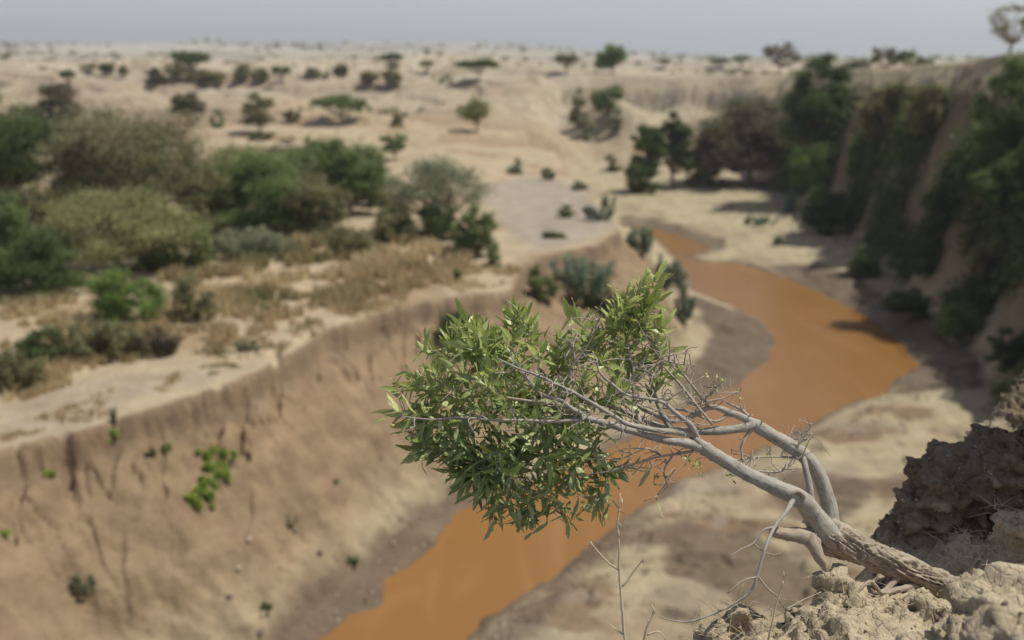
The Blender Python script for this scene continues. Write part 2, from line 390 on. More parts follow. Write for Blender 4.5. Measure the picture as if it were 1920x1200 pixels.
TWIGM = mat_bark('twig_bark', (.30, .25, .21), (.52, .46, .40), (.24, .18, .14), .2, 200, .3)
TRUNKM = mat_plain('dry_trunk', (.26, .20, .15)); 
L = {
 'dark':   mat_leafy('dark_foliage', (0.046, 0.072, 0.027), (0.139, 0.174, 0.068)),
 'green':  mat_leafy('green_foliage', (0.085, 0.123, 0.046), (0.232, 0.268, 0.108)),
 'bright': mat_leafy('bright_foliage', (0.116, 0.196, 0.047), (0.264, 0.362, 0.108)),
 'lime':   mat_leafy('lime_foliage', (0.186, 0.275, 0.041), (0.388, 0.493, 0.081)),
 'olive':  mat_leafy('olive_foliage', (0.139, 0.142, 0.068), (0.326, 0.312, 0.162)),
 'brown':  mat_leafy('brown_foliage', (0.202, 0.160, 0.108), (0.419, 0.334, 0.223), (0.264, 0.275, 0.135)),
 'mixed':  mat_leafy('mixed_foliage', (0.116, 0.152, 0.054), (0.295, 0.268, 0.155), (0.419, 0.334, 0.223)),
 'pale':   mat_leafy('pale_foliage', (0.171, 0.196, 0.081), (0.419, 0.413, 0.203)),
 'grey':   mat_leafy('greygreen_foliage', (0.171, 0.196, 0.128), (0.403, 0.413, 0.270)),
 'blue':   mat_leafy('bluegreen_foliage', (0.132, 0.181, 0.121), (0.326, 0.377, 0.257)),
}
L['brown'] = mat_leafy('dry_thorn_foliage', (.085, .070, .050), (.22, .185, .125), (.18, .19, .095))
L['green'] = mat_leafy('mid_green_foliage', (.095, .145, .050), (.255, .320, .125))
L['lime'] = mat_leafy('creeper_foliage', (.19, .29, .045), (.37, .47, .10))
L['dark'] = mat_leafy('deep_green_foliage', (.055, .090, .030), (.165, .215, .080))
L['blue'] = mat_leafy('pale_bluegreen_foliage', (.16, .215, .155), (.37, .44, .315))
STRAW = mat_leafy('straw', (.25, .25, .12), (.56, .43, .26), (.70, .60, .39))

# ------------------------------------------------------------------ the ground: one sheet
def build_ground():
    rr = np.concatenate([np.geomspace(.7, 13, 60)[:-1], np.geomspace(13, 60, 440)[:-1], np.geomspace(60, 160, 210)[:-1], np.geomspace(160, 5000, 170)])
    aa = np.concatenate([np.linspace(-85, -32, 50)[:-1], np.linspace(-32, 32, 620), np.linspace(32, 85, 50)[1:]])*math.pi/180
    A, Rr = np.meshgrid(aa, rr); x = (Rr*np.sin(A)).ravel(); y = (Rr*np.cos(A)).ravel()
    z, up, cl, k = height(x, y, True)
    def blend(c, c2, m): return c*(1-m[:, None])+np.array(c2)*m[:, None]
    def area(poly, z0, soft=.5):
        pp = [P(*q, z0) for q in poly]; d, i = sdist(pp, x, y); s = np.where(i, d, -d)
        return sm(-soft, soft, s+.6*soft*2*fbm(x*.8, y*.8, 0, 4, 91))
    n1 = fbm(x*.25, y*.25, 0, 5, 71); n2 = fbm(x*1.1, y*1.1, z, 4, 73); n3 = fbm(x*.05, y*.05, 0, 4, 75)
    n = len(x); col = np.tile(np.array([.40, .345, .240]), (n, 1))
    col = blend(col, (.35, .285, .205), sm(-.1, .4, n1))
    # valley floor brown damp patches on the near bar
    floor = 1-sm(0, .1, up)
    bar = floor*sm(45, 30, y)
    col = blend(col, (.215, .150, .10), bar*.85*sm(.04, .2, fbm(x*.30, y*.42, 0, 5, 77)))
    col = blend(col, (.30, .255, .21), bar*.6*sm(.12, .25, fbm(x*.4, y*.4, 5, 4, 79)))
    # terrace top
    ter = sm(.93, 1, up)*(1-k)
    col = blend(col, (.42, .345, .245), ter)
    col = blend(col, (.33, .245, .16), ter*sm(0, .35, fbm(x*.16, y*.16, 2, 4, 81)))
    col = blend(col, (.335, .29, .245), .9*ter*area([(890,345),(1000,325),(1095,345),(1165,425),(1085,458),(1010,482),(950,445),(920,395)], 4.4, .8))
    col = blend(col, (.36, .30, .235), .8*ter*area([(0,740),(200,705),(330,700),(420,690),(390,715),(200,780),(0,835)], 4.6, .5))
    # cliff faces
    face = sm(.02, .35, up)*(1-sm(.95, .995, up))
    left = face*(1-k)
    strat = .5+.5*np.sin(z*9+3*fbm(x*.3, y*.3, 0, 2, 83))
    cc = np.array([.295, .213, .136])*(1+.16*n2[:, None])*(1-.10*strat[:, None])
    col = col*(1-left[:, None])+cc*left[:, None]
    col = blend(col, (.37, .29, .20), left*sm(.5, .1, up)*.75)
    col = blend(col, (.19, .14, .10), left*sm(.80, .90, up)*.8*sm(-.4, .1, n2))  # shadow of an overhanging lip, painted as a dark band
    col = blend(col, (.23, .155, .105), left*sm(.1, .5, fbm(x*.7, y*.7, z*.25, 3, 85))*.7)
    rc = np.array([.165, .128, .092])*(1+.25*n2[:, None])  # shade of the right cliff, put into its soil colour
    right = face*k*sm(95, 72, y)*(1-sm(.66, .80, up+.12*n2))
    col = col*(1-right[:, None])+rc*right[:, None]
    # far slopes and plain
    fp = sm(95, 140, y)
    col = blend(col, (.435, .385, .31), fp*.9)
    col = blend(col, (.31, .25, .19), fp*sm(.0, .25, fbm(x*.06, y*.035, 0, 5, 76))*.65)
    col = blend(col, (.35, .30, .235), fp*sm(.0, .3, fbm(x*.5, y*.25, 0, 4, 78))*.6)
    scar = sm(.1, .6, up)*(1-sm(.9, 1, up))*sm(85, 100, y)*sm(12, 2, x)
    col = blend(col, (.36, .27, .20), scar*sm(-.1, .3, n2)*.5)
    t1 = fbm(x*.045, y*.07, 2, 4, 66); M = sm(97, 104, y)*sm(260, 190, y)*sm(9, 3, x)
    col = blend(col, (.30, .235, .17), M*.8*np.maximum(sm(.06, .0, np.abs(t1)), sm(.04, .0, np.abs(t1-.15))))
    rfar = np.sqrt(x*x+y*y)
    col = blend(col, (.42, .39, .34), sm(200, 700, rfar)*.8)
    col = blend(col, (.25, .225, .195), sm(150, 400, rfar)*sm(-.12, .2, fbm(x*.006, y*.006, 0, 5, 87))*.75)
    # wet mud
    wet = np.zeros(n)
    for poly, z0, amt in [([(1270,560),(1340,572),(1430,598),(1462,640),(1440,690),(1385,735),(1300,775),(1255,730),(1320,680),(1335,640),(1300,600)], .1, .95),
                     ([(1440,500),(1510,505),(1600,530),(1720,600),(1840,700),(1840,745),(1660,745),(1700,700),(1660,640),(1540,560)], .1, .9),
                     ([(470,1230),(620,1090),(700,1020),(800,950),(880,915),(1000,890),(1000,935),(880,960),(800,1040),(725,1130),(600,1230)], .2, .9),
                     ([(1150,412),(1230,415),(1300,438),(1360,455),(1360,474),(1300,484),(1240,460)], .1, .8),
                     ([(840,1230),(960,1118),(1130,995),(1200,950),(1240,975),(1120,1075),(1060,1120),(1020,1230)], .1, .55),
                     ([(1480,870),(1560,885),(1640,930),(1590,985),(1500,980),(1440,930)], .5, .85),
                     ([(1250,1010),(1400,1000),(1500,1060),(1560,1120),(1480,1180),(1330,1110),(1240,1070)], .5, .85),
                     ([(1180,985),(1290,965),(1330,1000),(1250,1030),(1190,1040)], .4, .6), ([(1640,905),(1700,880),(1720,920),(1660,960)], .6, .6)]:
        a = area(poly, z0, .22)*amt*(1-sm(.15, .35, up)); wet = np.maximum(wet, a)
    dw, iw = sdist(WATER, x, y)
    wet = np.maximum(wet, np.where(iw, 1, sm(.55, .12, dw+.25*n2)*.85)*(rfar < 120))
    mudc = np.array([.135, .098, .070])*(1+.3*n2[:, None])
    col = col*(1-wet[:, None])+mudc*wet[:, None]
    V = np.stack([x, y, z], 1)
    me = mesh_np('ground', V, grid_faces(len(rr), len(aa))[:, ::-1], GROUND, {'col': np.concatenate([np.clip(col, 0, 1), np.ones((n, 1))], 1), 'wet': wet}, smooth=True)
    o = link('ground', me); tag(o, 'dry eroded river valley of beige sand, brown earth banks and pale plain', kind='structure')
build_ground()
def build_water():
    p = np.array(WATER)
    c = p.mean(0); xs = p[:, 0]; ys = p[:, 1]
    x0, x1, y0, y1 = xs.min()-3, xs.max()+3, ys.min()-3, ys.max()+3
    nx, ny = 60, 150
    X, Y = np.meshgrid(np.linspace(x0, x1, nx), np.linspace(y0, y1, ny))
    V = np.stack([X.ravel(), Y.ravel(), np.full(X.size, 0.0)], 1); F = grid_faces(ny, nx)
    cx = V[F].mean(1); d, i = sdist(WATER, cx[:, 0], cx[:, 1]); keep = i | (d < 1.6)
    o = link('river_water', mesh_np('river_water', V, F[keep], WATERM)); tag(o, 'shallow orange brown muddy river water winding along the valley floor', kind='structure')
build_water()

# ------------------------------------------------------------------ foreground bank
def bank_height(x, y):
    ctrl = np.array([(.47,2.43,10.36),(.7,2.6,10.42),(.9,2.6,10.50),(1.2,2.75,10.45),(1.29,2.72,10.44),(1.5,2.9,10.46),(1.24,3.1,10.38),(.75,2.2,10.50),
        (1.0,2.3,10.55),(1.35,2.4,10.58),(.8,1.9,10.60),(.95,1.75,10.74),(1.1,1.95,10.70),(1.35,1.9,10.80),(1.1,1.5,10.88),(1.6,1.5,11.0),(1.9,2.3,10.74),(.6,1.3,10.6),(.5,.6,10.6),(1.5,.5,10.9),
        (1.85,2.8,10.42),(1.6,3.2,10.40),(2.3,2.8,10.5),(2.8,2.0,11.0),(3.2,3.2,11.0),(2.6,3.8,10.6),(2.0,3.9,10.4),(3.3,.3,11.2),(3.2,4.5,11)])
    W = 0; Z = 0
    for cx, cy, cz in ctrl:
        w_ = 1/((x-cx)**2+(y-cy)**2+.006)**1.9; W = W+w_; Z = Z+w_*cz
    return Z/W
BANK_EDGE = [(.05,-.6),(.12,.6),(.38,1.3),(.56,1.75),(.50,2.1),(.42,2.38),(.52,2.52),(.68,2.66),(.84,2.63),(.98,2.74),(1.16,2.98),(1.30,3.22),(1.52,3.62),(2.0,4.2),(2.6,4.7),(3.6,4.9),(3.6,-.6)]
def build_bank():
    xs = np.arange(-.5, 3.61, .022); ys = np.arange(-.6, 5.2, .022)
    X, Y = np.meshgrid(xs, ys); x, y = X.ravel(), Y.ravel()
    wx = .07*fbm(x*3.2, y*3.2, 0, 3, 101); wy = .07*fbm(x*3.2, y*3.2, 5, 3, 103)
    d, i = sdist(BANK_EDGE, x+wx, y+wy); out = np.where(i, 0, d)
    z = bank_height(x, y)+.035*fbm(x*4, y*4, 0, 3, 105)
    z = z-np.minimum(3.6*out**.75, 2.3)-.10*sm(.12, 0, np.where(i, d, 0))
    z = np.maximum(z, 8.6)
    nr, nc = X.shape; top = np.stack([x, y, z], 1)
    b = grid_faces(nr, nc)
    # closed solid: copy of the sheet far below
    bot = np.stack([x, y, np.full_like(x, 8.3)], 1); n0 = len(top)
    V = np.vstack([top, bot]); F = [b, b[:, ::-1]+n0]
    def side(idx):
        a, c = idx[:-1], idx[1:]; return np.stack([a, a+n0, c+n0, c], 1)
    I = np.arange(n0).reshape(nr, nc)
    F += [side(I[0]), side(I[-1][::-1]), side(I[:, 0][::-1]), side(I[:, -1])]
    # lumps: ellipsoids fused in by the voxel remesh
    rng = np.random.default_rng(5)
    def lump(c, r, rot=0, seed=0, pw=.75):
        nonlocal V, F
        nu, nv = 26, 16; th = np.linspace(0, 2*math.pi, nu, endpoint=False); ph = np.linspace(.02, math.pi-.02, nv)
        PH, TH = np.meshgrid(ph, th, indexing='ij')
        q = np.stack([np.sin(PH)*np.cos(TH), np.sin(PH)*np.sin(TH), np.cos(PH)], -1).reshape(-1, 3)
        q = np.sign(q)*np.abs(q)**pw
        q = q*(1+.22*fbm(q[:, 0]*1.4+seed, q[:, 1]*1.4, q[:, 2]*1.4, 3, seed))[:, None]
        q = q*np.array(r); cr, sr = math.cos(rot), math.sin(rot)
        q = np.stack([q[:, 0]*cr-q[:, 1]*sr, q[:, 0]*sr+q[:, 1]*cr, q[:, 2]], 1)+np.array(c)
        n = len(V); V = np.vstack([V, q]); F.append(grid_faces(nv, nu, True)+n)
        capA = [n+k for k in range(nu)]; capB = [n+(nv-1)*nu+k for k in range(nu)]
        ca = len(V); V = np.vstack([V, q[:nu].mean(0), q[-nu:].mean(0)])
        k = np.arange(nu)
        F.append(np.stack([np.full(nu, ca), n+(k+1) % nu, n+k], 1)); F.append(np.stack([np.full(nu, ca+1), n+(nv-1)*nu+k, n+(nv-1)*nu+(k+1) % nu], 1))
    for k, (c, r, ro) in enumerate([  # near vertical crumbling wall behind the trunk, plus an unseen lump that shades it
        (pt(1770, 935, 3.46), (.13, .12, .155), .3), (pt(1720, 965, 3.44), (.08, .09, .10), .1), (pt(1690, 1000, 3.42), (.07, .08, .07), .5), (pt(1845, 925, 3.46), (.13, .13, .18), .6),
        (pt(1925, 905, 3.44), (.13, .13, .21), .2), (pt(1655, 1020, 3.38), (.05, .05, .05), 0), ((2.52, 3.24, 11.1), (.58, .37, 1.12), .08), ((2.25, 3.2, 10.4), (.45, .42, .35), .1), ((2.7, 2.9, 10.7), (.5, .6, .6), .3),  # the tallest lump is added out of view to cast shade on the wall
        (pt(1800, 860, 3.50), (.12, .10, .035), .1), (pt(1890, 830, 3.52), (.12, .11, .04), .4), (pt(1912, 1010, 3.22), (.07, .08, .09), .4)]):
        lump(c, tuple(.92*q_ for q_ in r), ro, k+3, .5)
    L_ = [
        (pt(1905, 1150, 2.25), (.16, .15, .09), .2), (pt(1830, 1200, 2.2), (.13, .12, .07), .6), (pt(1720, 1250, 2.25), (.12, .1, .06), .1), (pt(1950, 1230, 1.9), (.16, .14, .1), 0),
        (pt(1560, 1100, 2.9), (.06, .05, .05), .4), (pt(1500, 1150, 2.85), (.07, .05, .045), 0), (pt(1400, 1160, 2.9), (.08, .05, .045), .3), (pt(1330, 1190, 2.85), (.06, .05, .04), 0), (pt(1600, 1140, 2.8), (.08, .06, .05), .4)]
    for k, (c, r, ro) in enumerate(L_): lump(c, tuple(q_*.78 for q_ in r), ro, k+3)
    for k in range(90):
        a, bb = rng.uniform(.45, 2.2), rng.uniform(1.5, 3.2); zz = float(bank_height(np.array([a]), np.array([bb]))[0])
        if not inpoly(BANK_EDGE, np.array([a]), np.array([bb]))[0]: continue
        s = rng.uniform(.015, .045); lump((a, bb, zz+s*.2), (s*1.3, s, s*.8), rng.uniform(0, 3), 40+k)
    me = mesh_np('bank_src', V, F, CLODM)
    tmp = bpy.data.objects.new('bank_src', me); C.objects.link(tmp)
    rm = tmp.modifiers.new('r', 'REMESH'); rm.mode = 'VOXEL'; rm.voxel_size = .0135; rm.adaptivity = 0
    dg = bpy.context.evaluated_depsgraph_get(); ev = tmp.evaluated_get(dg); m2 = bpy.data.meshes.new_from_object(ev)
    bpy.data.objects.remove(tmp); bpy.data.meshes.remove(me)
    n = len(m2.vertices); co = np.empty(n*3, np.float32); m2.vertices.foreach_get('co', co); co = co.reshape(-1, 3).astype(float)
    m2.update(); no = np.empty(n*3, np.float32); m2.vertex_normals.foreach_get('vector', no); no = no.reshape(-1, 3)
    x, y, z = co.T
    wz = .04*fbm(x*6, y*6, z*6, 2, 107)
    f1, f2, cid = worley((x+wz)*10, (y+wz)*10, (z+.3*x+wz)*21, 3)
    g1, g2, gid = worley((x-wz)*26, (y+wz)*26, (z+.3*x+wz)*60, 9)
    dsp = .034*fbm(x*5, y*5, z*5, 3, 109)+.034*(cid-.5)-.020*sm(.10, 0, f2-f1)+.014*(gid-.5)-.007*sm(.12, 0, g2-g1)+.010*fbm(x*26, y*26, z*34, 4, 111)
    layer = .010*np.sin(z*95+6*fbm(x*3, y*3, z*2, 2, 113)); steep = 1-np.abs(no[:, 2])
    co = co+no*(dsp+layer*steep)[:, None]
    m2.vertices.foreach_set('co', co.astype(np.float32).ravel()); m2.update()
    x, y, z = co.T; at = m2.attributes.new('wall_shade', 'FLOAT', 'POINT')   # shade on the wall behind the trunk, put into the clay colour
    at.data.foreach_set('value', (sm(2.98, 3.10, y+.10*fbm(x*5, y*5, z*5, 3, 171))*sm(10.38, 10.46, z+.05*fbm(x*9, y*9, z*9, 3, 173))).astype(np.float32))
    m2.materials.clear(); m2.materials.append(CLODM); m2.polygons.foreach_set('use_smooth', np.ones(len(m2.polygons), bool))
    o = link('crumbling_bank', m2); tag(o, 'crumbling lip of dry clay at the cliff edge in the lower right foreground', kind='structure')
    return co
bank_co = build_bank()
def bank_z(x, y):
    d = (bank_co[:, 0]-x)**2+(bank_co[:, 1]-y)**2; m = d < .02**2
    return float(bank_co[m, 2].max()) if m.any() else float(bank_height(np.array([x]), np.array([y]))[0])
def build_crumbs():
    rng = np.random.default_rng(9); V = []; F = []; n = 0
    tops = bank_co[(bank_co[:, 2] > 10.2)]
    base = np.array([[1, 0, 0], [-1, 0, 0], [0, 1, 0], [0, -1, 0], [0, 0, 1], [0, 0, -1], [.6, .6, .5], [-.6, .5, -.6]])
    tri = np.array([[4, 0, 6], [4, 6, 2], [6, 0, 2], [4, 2, 1], [4, 1, 3], [4, 3, 0], [5, 2, 0], [5, 7, 2], [7, 1, 2], [5, 1, 7], [5, 3, 1], [5, 0, 3]])
    pick = tops[rng.integers(0, len(tops), 9000)]
    pick = pick[(pick[:, 0] > .4) & (pick[:, 0] < 2.2) & (pick[:, 1] > 1.4) & (pick[:, 1] < 3.6)][:4000]
    for p in pick:
        s = rng.uniform(.002, .006)*(1 if rng.random() < .9 else 2.6)
        q = base*(s*rng.uniform(.6, 1.3, (8, 1)))*np.array([1, rng.uniform(.6, 1), rng.uniform(.5, .9)]); a = rng.uniform(0, 6.28)
        q = np.stack([q[:, 0]*math.cos(a)-q[:, 1]*math.sin(a), q[:, 0]*math.sin(a)+q[:, 1]*math.cos(a), q[:, 2]], 1)+p+np.array([0, 0, s*.3])
        V.append(q); F.append(tri+n); n += 8
    o = link('loose_crumbs', mesh_np('loose_crumbs', np.vstack(V), np.vstack(F), CLODM)); tag(o, 'loose crumbs of dry clay littering the foreground bank', 'crumbs', kind='stuff')
build_crumbs()

# ------------------------------------------------------------------ generic plants
def leaf_cloud(rng, cen, rad, n, size, flat=1.0):
    """n leaf clusters spread over clumps; returns V,F,tint"""
    cen = np.asarray(cen); rad = np.asarray(rad)
    w_ = (rad.max(1)**2)*np.ones(len(cen)); w_ /= w_.sum(); idx = rng.choice(len(cen), n, p=w_)
    d = rng.normal(size=(n, 3)); d /= np.linalg.norm(d, axis=1)[:, None]
    rr = rng.random(n)**.5*(1+.34*rng.normal(size=n))
    c = cen[idx]+d*rad[idx]*rr[:, None]
    u = rng.normal(size=(n, 3)); u[:, 2] *= .6; u /= np.linalg.norm(u, axis=1)[:, None]
    v = np.cross(u, rng.normal(size=(n, 3))); v /= np.linalg.norm(v, axis=1)[:, None]
    s = size*rng.uniform(.55, 1.35, n)
    a = u*s[:, None]; b = v*(s*.48)[:, None]
    V = np.stack([c-a, c-b+.15*a, c+a, c+b+.1*a], 1).reshape(-1, 3)
    F = np.arange(n*4).reshape(-1, 4)
    ct = rng.random(len(cen)); tint = np.clip(.7*ct[idx]+.38*rng.random(n), 0, 1)
    return V, F, np.repeat(tint, 4)
GROUPS = {}
def plant(name, cat, label, bx, by, wpx, hpx, kind, colr, seed=1, dens=1.0, sink=.08, group=None, stems=True, t_at=None, lean=0, depth=None):
    """bx,by foot of the plant on the surveyed ground; width and height in survey units at that distance"""
    g, t = hit(bx, by) if t_at is None else (None, t_at)
    if g is None:
        q = pt(bx, by, t_at); g = np.array([q[0], q[1], float(height(np.array([q[0]]), np.array([q[1]]))[0])]); t = t_at
    rng = np.random.default_rng(seed); W = wpx*t/FPX; Hh = hpx*t/FPX; Dp = (depth or .8)*W
    px_m = t/FPX
    root = bpy.data.objects.new(name, None); C.objects.link(root); root.location = g-np.array([0, 0, sink*.5]); root.empty_display_size = .1
    tag(root, label, cat, group)
    tb = Tubes(); cen = []; rad = []
    if kind in ('acacia', 'open', 'tree'):
        nc = int({'acacia': 22, 'open': 18, 'tree': 40}[kind]*(1 if wpx < 120 else 2.2))
        h0 = {'acacia': .50, 'open': .38, 'tree': .30}[kind]
        for k in range(nc):
            a = rng.uniform(0, 6.28); rr = math.sqrt(rng.random())*.86
            if kind == 'acacia':
                z = Hh*(h0+(.42-.16*rr**2)*rng.uniform(.55, 1)); r = (W*rng.uniform(.13, .22), W*rng.uniform(.13, .22), Hh*rng.uniform(.09, .16))
            elif kind == 'open':
                z = Hh*(h0+(.55-.2*rr)*rng.random()); s = rng.uniform(.09, .17); r = (W*s, W*s, W*s*.7)
            else:
                z = Hh*(h0*.8+(.62*math.sqrt(max(0, 1-rr*rr)))*rng.uniform(.05, 1)); s = rng.uniform(.07, .17); r = (W*s*1.1, W*s*1.1, min(W, Hh)*s*.8)
            cen.append((math.cos(a)*rr*W/2+lean*z, math.sin(a)*rr*Dp/2, z)); rad.append(r)
        tr = max(.018*Hh+.008*W, .5*px_m)
        fk = np.array([lean*.3*Hh+rng.uniform(-.04, .04)*W, 0, Hh*h0*.55])
        tb.add(catmull([(0, 0, -sink), fk*.5+np.array([rng.uniform(-.03, .03)*W, 0, 0]), fk], 3), np.linspace(tr*1.25, tr*.8, 7), 7)
        for k in range(nc):
            c = np.array(cen[k]); m = fk*.45+c*.55+np.array([0, 0, -.06*Hh]); p = catmull([fk, m, c], 3)
            tb.add(p, np.linspace(tr*.55, tr*.12, len(p)), 5)
        if not stems: tb = Tubes(); tb.add([(0, 0, -sink), (0, 0, Hh*.3)], tr, 6)
    elif kind == 'round':
        nc = 11 if wpx < 60 else 44
        for k in range(nc):
            a = rng.uniform(0, 6.28); rr = math.sqrt(rng.random())*.8
            top = Hh*math.sqrt(max(.05, 1-rr*rr)); z = top*rng.uniform(.10, 1.0); s = rng.uniform(.08, .18)*(1.4 if wpx < 60 else 1)
            cen.append((math.cos(a)*rr*W/2+lean*z, math.sin(a)*rr*Dp/2, z)); rad.append((W*s, W*s, min(W, Hh)*s*.85))
        for k in range(7):
            c = np.array(cen[k % nc]); p = catmull([(rng.uniform(-.08, .08)*W, 0, -sink), (c[0]*.4, c[1]*.4, c[2]*.5), c], 3)
            tb.add(p, np.linspace(max(.014*Hh, .35*px_m), .004*Hh, len(p)), 5)
    elif kind == 'feather':                # upright grey-green shoots
        for k in range(max(8, int(wpx/4))):
            a = rng.uniform(0, 6.28); rr = math.sqrt(rng.random()); x0 = math.cos(a)*rr*W*.32; y0 = math.sin(a)*rr*W*.25
            hh = Hh*rng.uniform(.55, 1)*(1-.3*rr); tip = np.array([x0*1.7+rng.normal()*.06*W, y0*1.6, hh])
            tb.add([(x0*.5, y0*.5, -sink), (x0+.1*tip[0], y0, hh*.5), tip], [.35*px_m, .3*px_m, .15*px_m], 4)
            for j in range(4):
                s = .35+.62*j/3; cen.append(tuple(np.array([x0, y0, 0])*(1-s)+tip*s)); rad.append((W*.07+.02*Hh, W*.07+.02*Hh, Hh*.11))
    elif kind == 'creeper':                # hangs down the face
        for k in range(30):
            s = k/29; x = (rng.uniform(-.35, .35)+.25*math.sin(s*5))*W; dz = -s*Hh
            q = pt(bx+x/px_m, by-(-dz)/px_m*-1, t); gg, tt = hit(bx+x/px_m, by+s*hpx)
            cc = gg-root.location.to_tuple() if False else gg-np.array(root.location)
            cen.append(tuple(cc+np.array([0.02, -.05, .05]))); rr_ = W*rng.uniform(.07, .17); rad.append((rr_, rr_*.6, rr_))
        p = np.array(cen)[np.argsort([-c[2] for c in cen])]; tb.add(p, .6*px_m, 5)
    n = int(np.clip(wpx*hpx*.75, 700, 26000)*dens*(.6 if kind in ('acacia', 'open') else 1))
    size = max(3.1*px_m, .035)
    V, F, ti = leaf_cloud(rng, cen, rad, n, size)
    if kind in ('round', 'tree', 'feather'): V[:, 2] = np.maximum(V[:, 2], -.02)
    crown = link('crown' if kind in ('acacia', 'open', 'tree') else 'foliage', mesh_np('crown', V, F, L[colr], {'tint': ti}), root)
    tb.build('trunk' if kind in ('acacia', 'open', 'tree') else 'stem', TRUNKM, root)
    return root

T, B, SH = 'tree', 'bush', 'shrub'
